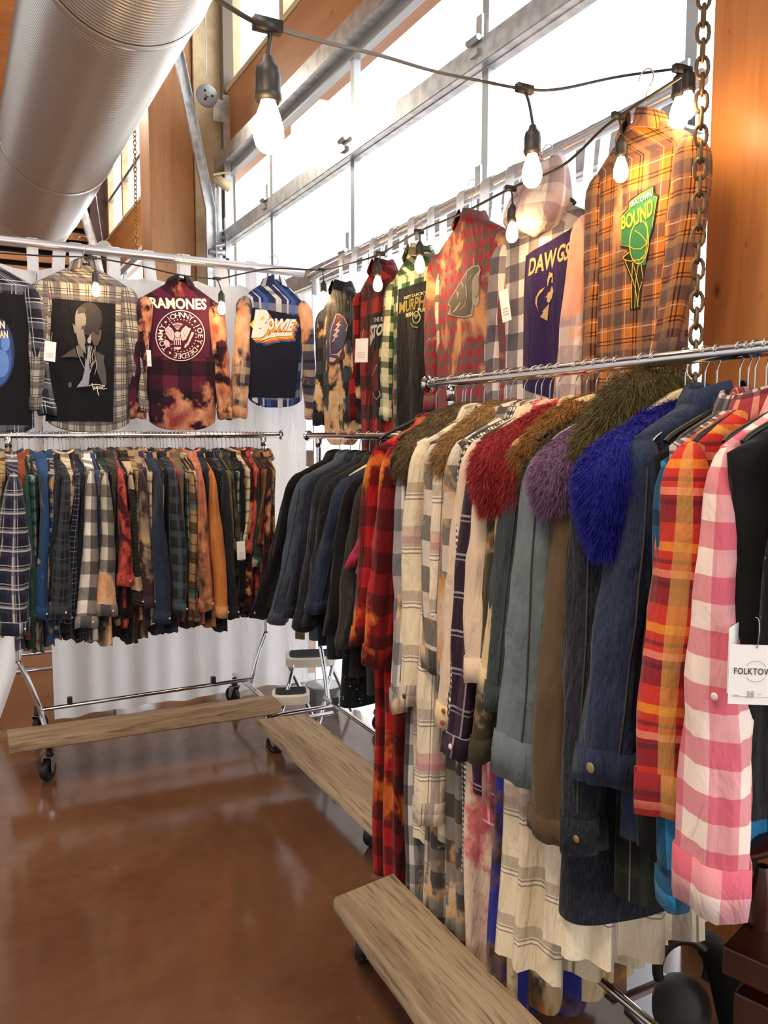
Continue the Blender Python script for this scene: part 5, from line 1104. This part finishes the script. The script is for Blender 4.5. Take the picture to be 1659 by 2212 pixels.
# ---------------------------------------------------------------- step stool
CW=plain('stool_cream','#d8d2c0',.45);CB=plain('stool_tread','#2c3238',.7)
def tread(e,c,w,d,yaw,h=.045):
    G=[]
    def ring(z,g):
        return [(c[0]+ (math.copysign(min(abs(math.cos(a))**.5,1),math.cos(a))*(w/2+g))*math.cos(yaw)-(math.copysign(abs(math.sin(a))**.5,math.sin(a))*(d/2+g))*math.sin(yaw),
                 c[1]+ (math.copysign(min(abs(math.cos(a))**.5,1),math.cos(a))*(w/2+g))*math.sin(yaw)+(math.copysign(abs(math.sin(a))**.5,math.sin(a))*(d/2+g))*math.cos(yaw),c[2]+z) for a in np.linspace(0,2*PI,40,endpoint=False)]
    m=MB().grid(np.array([ring(-h,-.004),ring(-h,0),ring(-.006,0),ring(0,-.006),ring(0,-.02)]),None,True);m.raw(ring(-h,-.004)[::-1],[tuple(range(40))]);o=m.build('step',CW,e);sharp(o)
    m=MB().grid(np.array([ring(.0,-.018),ring(.004,-.02)]),None,True);m.raw(ring(.004,-.02),[tuple(range(40))])
    for k in range(7):
        y=(k-3)*d*.1;m.box((c[0]-y*math.sin(yaw),c[1]+y*math.cos(yaw),c[2]+.0055),(w*.8,.004,.003),rz=yaw)
    m.build('tread_pad',CB,o,False)
s=thing('step_stool','cream folding step stool with dark treads behind the middle plank','stool',(1.72,4.0,0))
o0=np.array(s.location)
tc=pt(628,1493,Y=3.95);tp=pt(668,1412,Y=4.1)
a1=tc-o0;a2=tp-o0
tread(s,a1,.2,.16,-.35,.05);tread(s,a2,.26,.2,-.35,.05)
for sx in (-.11,.13):
    MB().tube([a2+np.array([sx,-.05,-.04]),np.array([a1[0]+sx-.06,a1[1]-.16,.01])],.0115,10).build('leg',CHROME,s)
    MB().tube([a2+np.array([sx,.05,-.04]),np.array([a2[0]+sx+.14,a2[1]+.02,.01])],.0115,10).build('leg',CHROME,s)
MB().tube([a1+np.array([-.16,-.1,-.12]),a1+np.array([.2,-.1,-.12])],.01,10).build('cross_bar',CHROME,s)
# clear tub on floor behind
tb=pt(700,1530,Y=4.2)
o=MB().lathe([(.0,.005),(.085,.005),(.1,.16),(.105,.165),(.1,.165),(.08,.012),(0,.012)],28).build('plastic_tub',NT('clear_plastic').set(Base_Color='#d9dde0',Roughness=.1,Transmission_Weight=.85,IOR=1.2).m,None,loc=(tb[0],4.2,0));tag(o,'clear plastic tub on the floor under the middle rack jackets','tub')
# chrome folding chair frame seen through gap of the drapes
e=thing('metal_frame','chrome tube frame on the floor seen through the drape gap','frame',(.35,5.3,0))
for y,z in ((-.2,.32),(-.05,.18)):
    MB().tube([(-.5,y,z),(.5,y,z)],.014,10).build('cross_tube',CHROME,e)
for x in(-.5,.5):
    MB().tube([(x,-.2,.32),(x,-.05,.18),(x,.1,.01)],.014,10).build('side_tube',CHROME,e)
# ---------------------------------------------------------------- floor pieces under the near rack
GPL=plain('grey_painted_steel','#8f949b',.4,.5)
def plate(label,P):
    P=[pt(*p,Z=.012)[:2] for p in P];c=np.mean(P,0);V=[(p[0]-c[0],p[1]-c[1],z) for z in(-.011,0) for p in P]
    o=MB().raw(V,[(3,2,1,0),(4,5,6,7),(0,1,5,4),(1,2,6,5),(2,3,7,6),(3,0,4,7)]).build('base_plate',GPL,None,False,loc=(c[0],c[1],.012));tag(o,label,'base plate')
plate('square grey steel base plate on the floor beneath the plaid dresses',[(1252,2090),(1325,2153),(1440,2105),(1350,2035)])
plate('grey steel base plate behind the iron weight, at the bottom edge',[(1348,2172),(1400,2225),(1480,2190),(1420,2140)])
e=thing('iron_weight','dark grey bell-shaped iron weight with thick black loop handle','weight',pt(1470,2230,Z=.0)*np.array([1,1,0]))
e.scale=(.68,.68,.68);wl=np.array(e.location);dd=np.linalg.norm(wl[:2])
sharp(MB().lathe([(0,0),(.07,0),(.095,.02),(.11,.07),(.112,.12),(.1,.17),(.07,.205),(.03,.222),(0,.225)],32).build('bell_body',plain('iron_grey','#3c3c3b',.7),e),60)
a=np.linspace(-.62*PI,.62*PI,20);dirv=np.array([math.cos(-PSI),math.sin(-PSI)])
MB().tube([(dirv[0]*.1*math.sin(t),dirv[1]*.1*math.sin(t),.27+.12*math.cos(t)) for t in a],.021,14).build('loop_handle',plain('handle_brown','#241a14',.45),e)
# dark strap
pz=[pt(1500,2010,X=1.75),pt(1560,2080,X=1.72),pt(1600,2230,X=1.7)]
m=MB();G=[[p+np.array([0,-.0,0])+np.array([dx,-dx*1.0,0]) for dx in(-.035,.035)] for p in spline(pz,5)];o=m.grid(np.array(G)).build('dark_strap',BLKV,None);q_=o.modifiers.new('s','SOLIDIFY');q_.thickness=.006;tag(o,'wide black fabric strap slanting down across the fir post','strap')
# dark plaid shirt tail under near rack
# mahogany chair
ch=thing('wooden_chair','dark mahogany armchair at the lower right edge under the black skirt','chair',(1.60,1.10,0),0)
c0=np.array([1.60,1.10,0.])
def rel(px,py,D): return pt(px,py,D=D)-c0
A=[];arm=[(1575,1855),(1600,1812),(1660,1800),(1740,1790)]
G=[]
for t,(px_,py_,w) in enumerate(((1572,1845,.004),(1585,1838,.03),(1610,1832,.042),(1650,1820,.045),(1700,1808,.04),(1800,1800,.04))):
    c=rel(px_,py_,1.66);a=np.linspace(0,2*PI,14,endpoint=False);dr=np.array([_rt[0],_rt[1],0]);pr_=np.array([_fw[0],_fw[1],0])
    G.append([c+pr_*w*math.cos(x)+np.array([0,0,1])*w*.42*math.sin(x) for x in a])
MB().grid(np.array(G),None,True).build('arm',MAHOG,ch)
p=rel(1648,1870,1.68);MB().lathe([(.012,0),(.018,-.03),(.024,-.08),(.02,-.13),(.026,-.17),(.02,-.19)],16,p).build('arm_post',MAHOG,ch)
p=rel(1650,2060,1.62);bevel(MB().box(p+np.array([.06,-.02,-.02]),(.2,.2,.06),rz=.3).build('seat_rail',MAHOG,ch,False),.004)
p=rel(1650,2160,1.62);bevel(MB().box(p+np.array([.08,-.03,-.12]),(.2,.2,.26),rz=.3).build('seat_apron',MAHOG,ch,False),.004)
bevel(MB().box(np.array([p[0]+.1,p[1]-.03,p[2]/2-.1]),(.05,.05,max(.1,p[2]-.2)),rz=.3).build('leg',MAHOG,ch,False),.003)
# ---------------------------------------------------------------- light
W_=bpy.data.worlds.new('world');SC.world=W_;W_.use_nodes=True;nt=W_.node_tree;bg=nt.nodes['Background'];bg.inputs[0].default_value=(.97,.985,1.,1)
tc_=nt.nodes.new('ShaderNodeTexCoord');sx_=nt.nodes.new('ShaderNodeSeparateXYZ');nt.links.new(tc_.outputs['Generated'],sx_.inputs[0])
mr_=nt.nodes.new('ShaderNodeMapRange');nt.links.new(sx_.outputs[0],mr_.inputs[0])
for k_,v_ in ((1,-.1),(2,.5),(3,.7),(4,4.5)): mr_.inputs[k_].default_value=v_
nt.links.new(mr_.outputs[0],bg.inputs[1])
def area(n,loc,size,en,col,rot=(0,0,0),sy=None):
    L=bpy.data.lights.new(n,'AREA');L.energy=en;L.color=col;L.size=size
    if sy:L.shape='RECTANGLE';L.size_y=sy
    o=bpy.data.objects.new(n,L);COL.objects.link(o);o.location=loc;o.rotation_euler=rot;return o
area('overhead_fill',(-1.2,.2,5.6),1.2,140,(1,.8,.6));area('overhead_fill',(-.6,3.2,5.6),1.,60,(1,.88,.74))  # unseen overhead area lights, added to warm the garments and floor
area('overhead_fill',(.4,10.5,5.8),1.5,150,(1,.86,.68))  # one more added fill light, above the far bay
vs=SC.view_settings;SC.display_settings.display_device='sRGB';vs.view_transform='Standard';vs.look='None';vs.gamma=1;vs.exposure=0.35;vs.use_curve_mapping=False
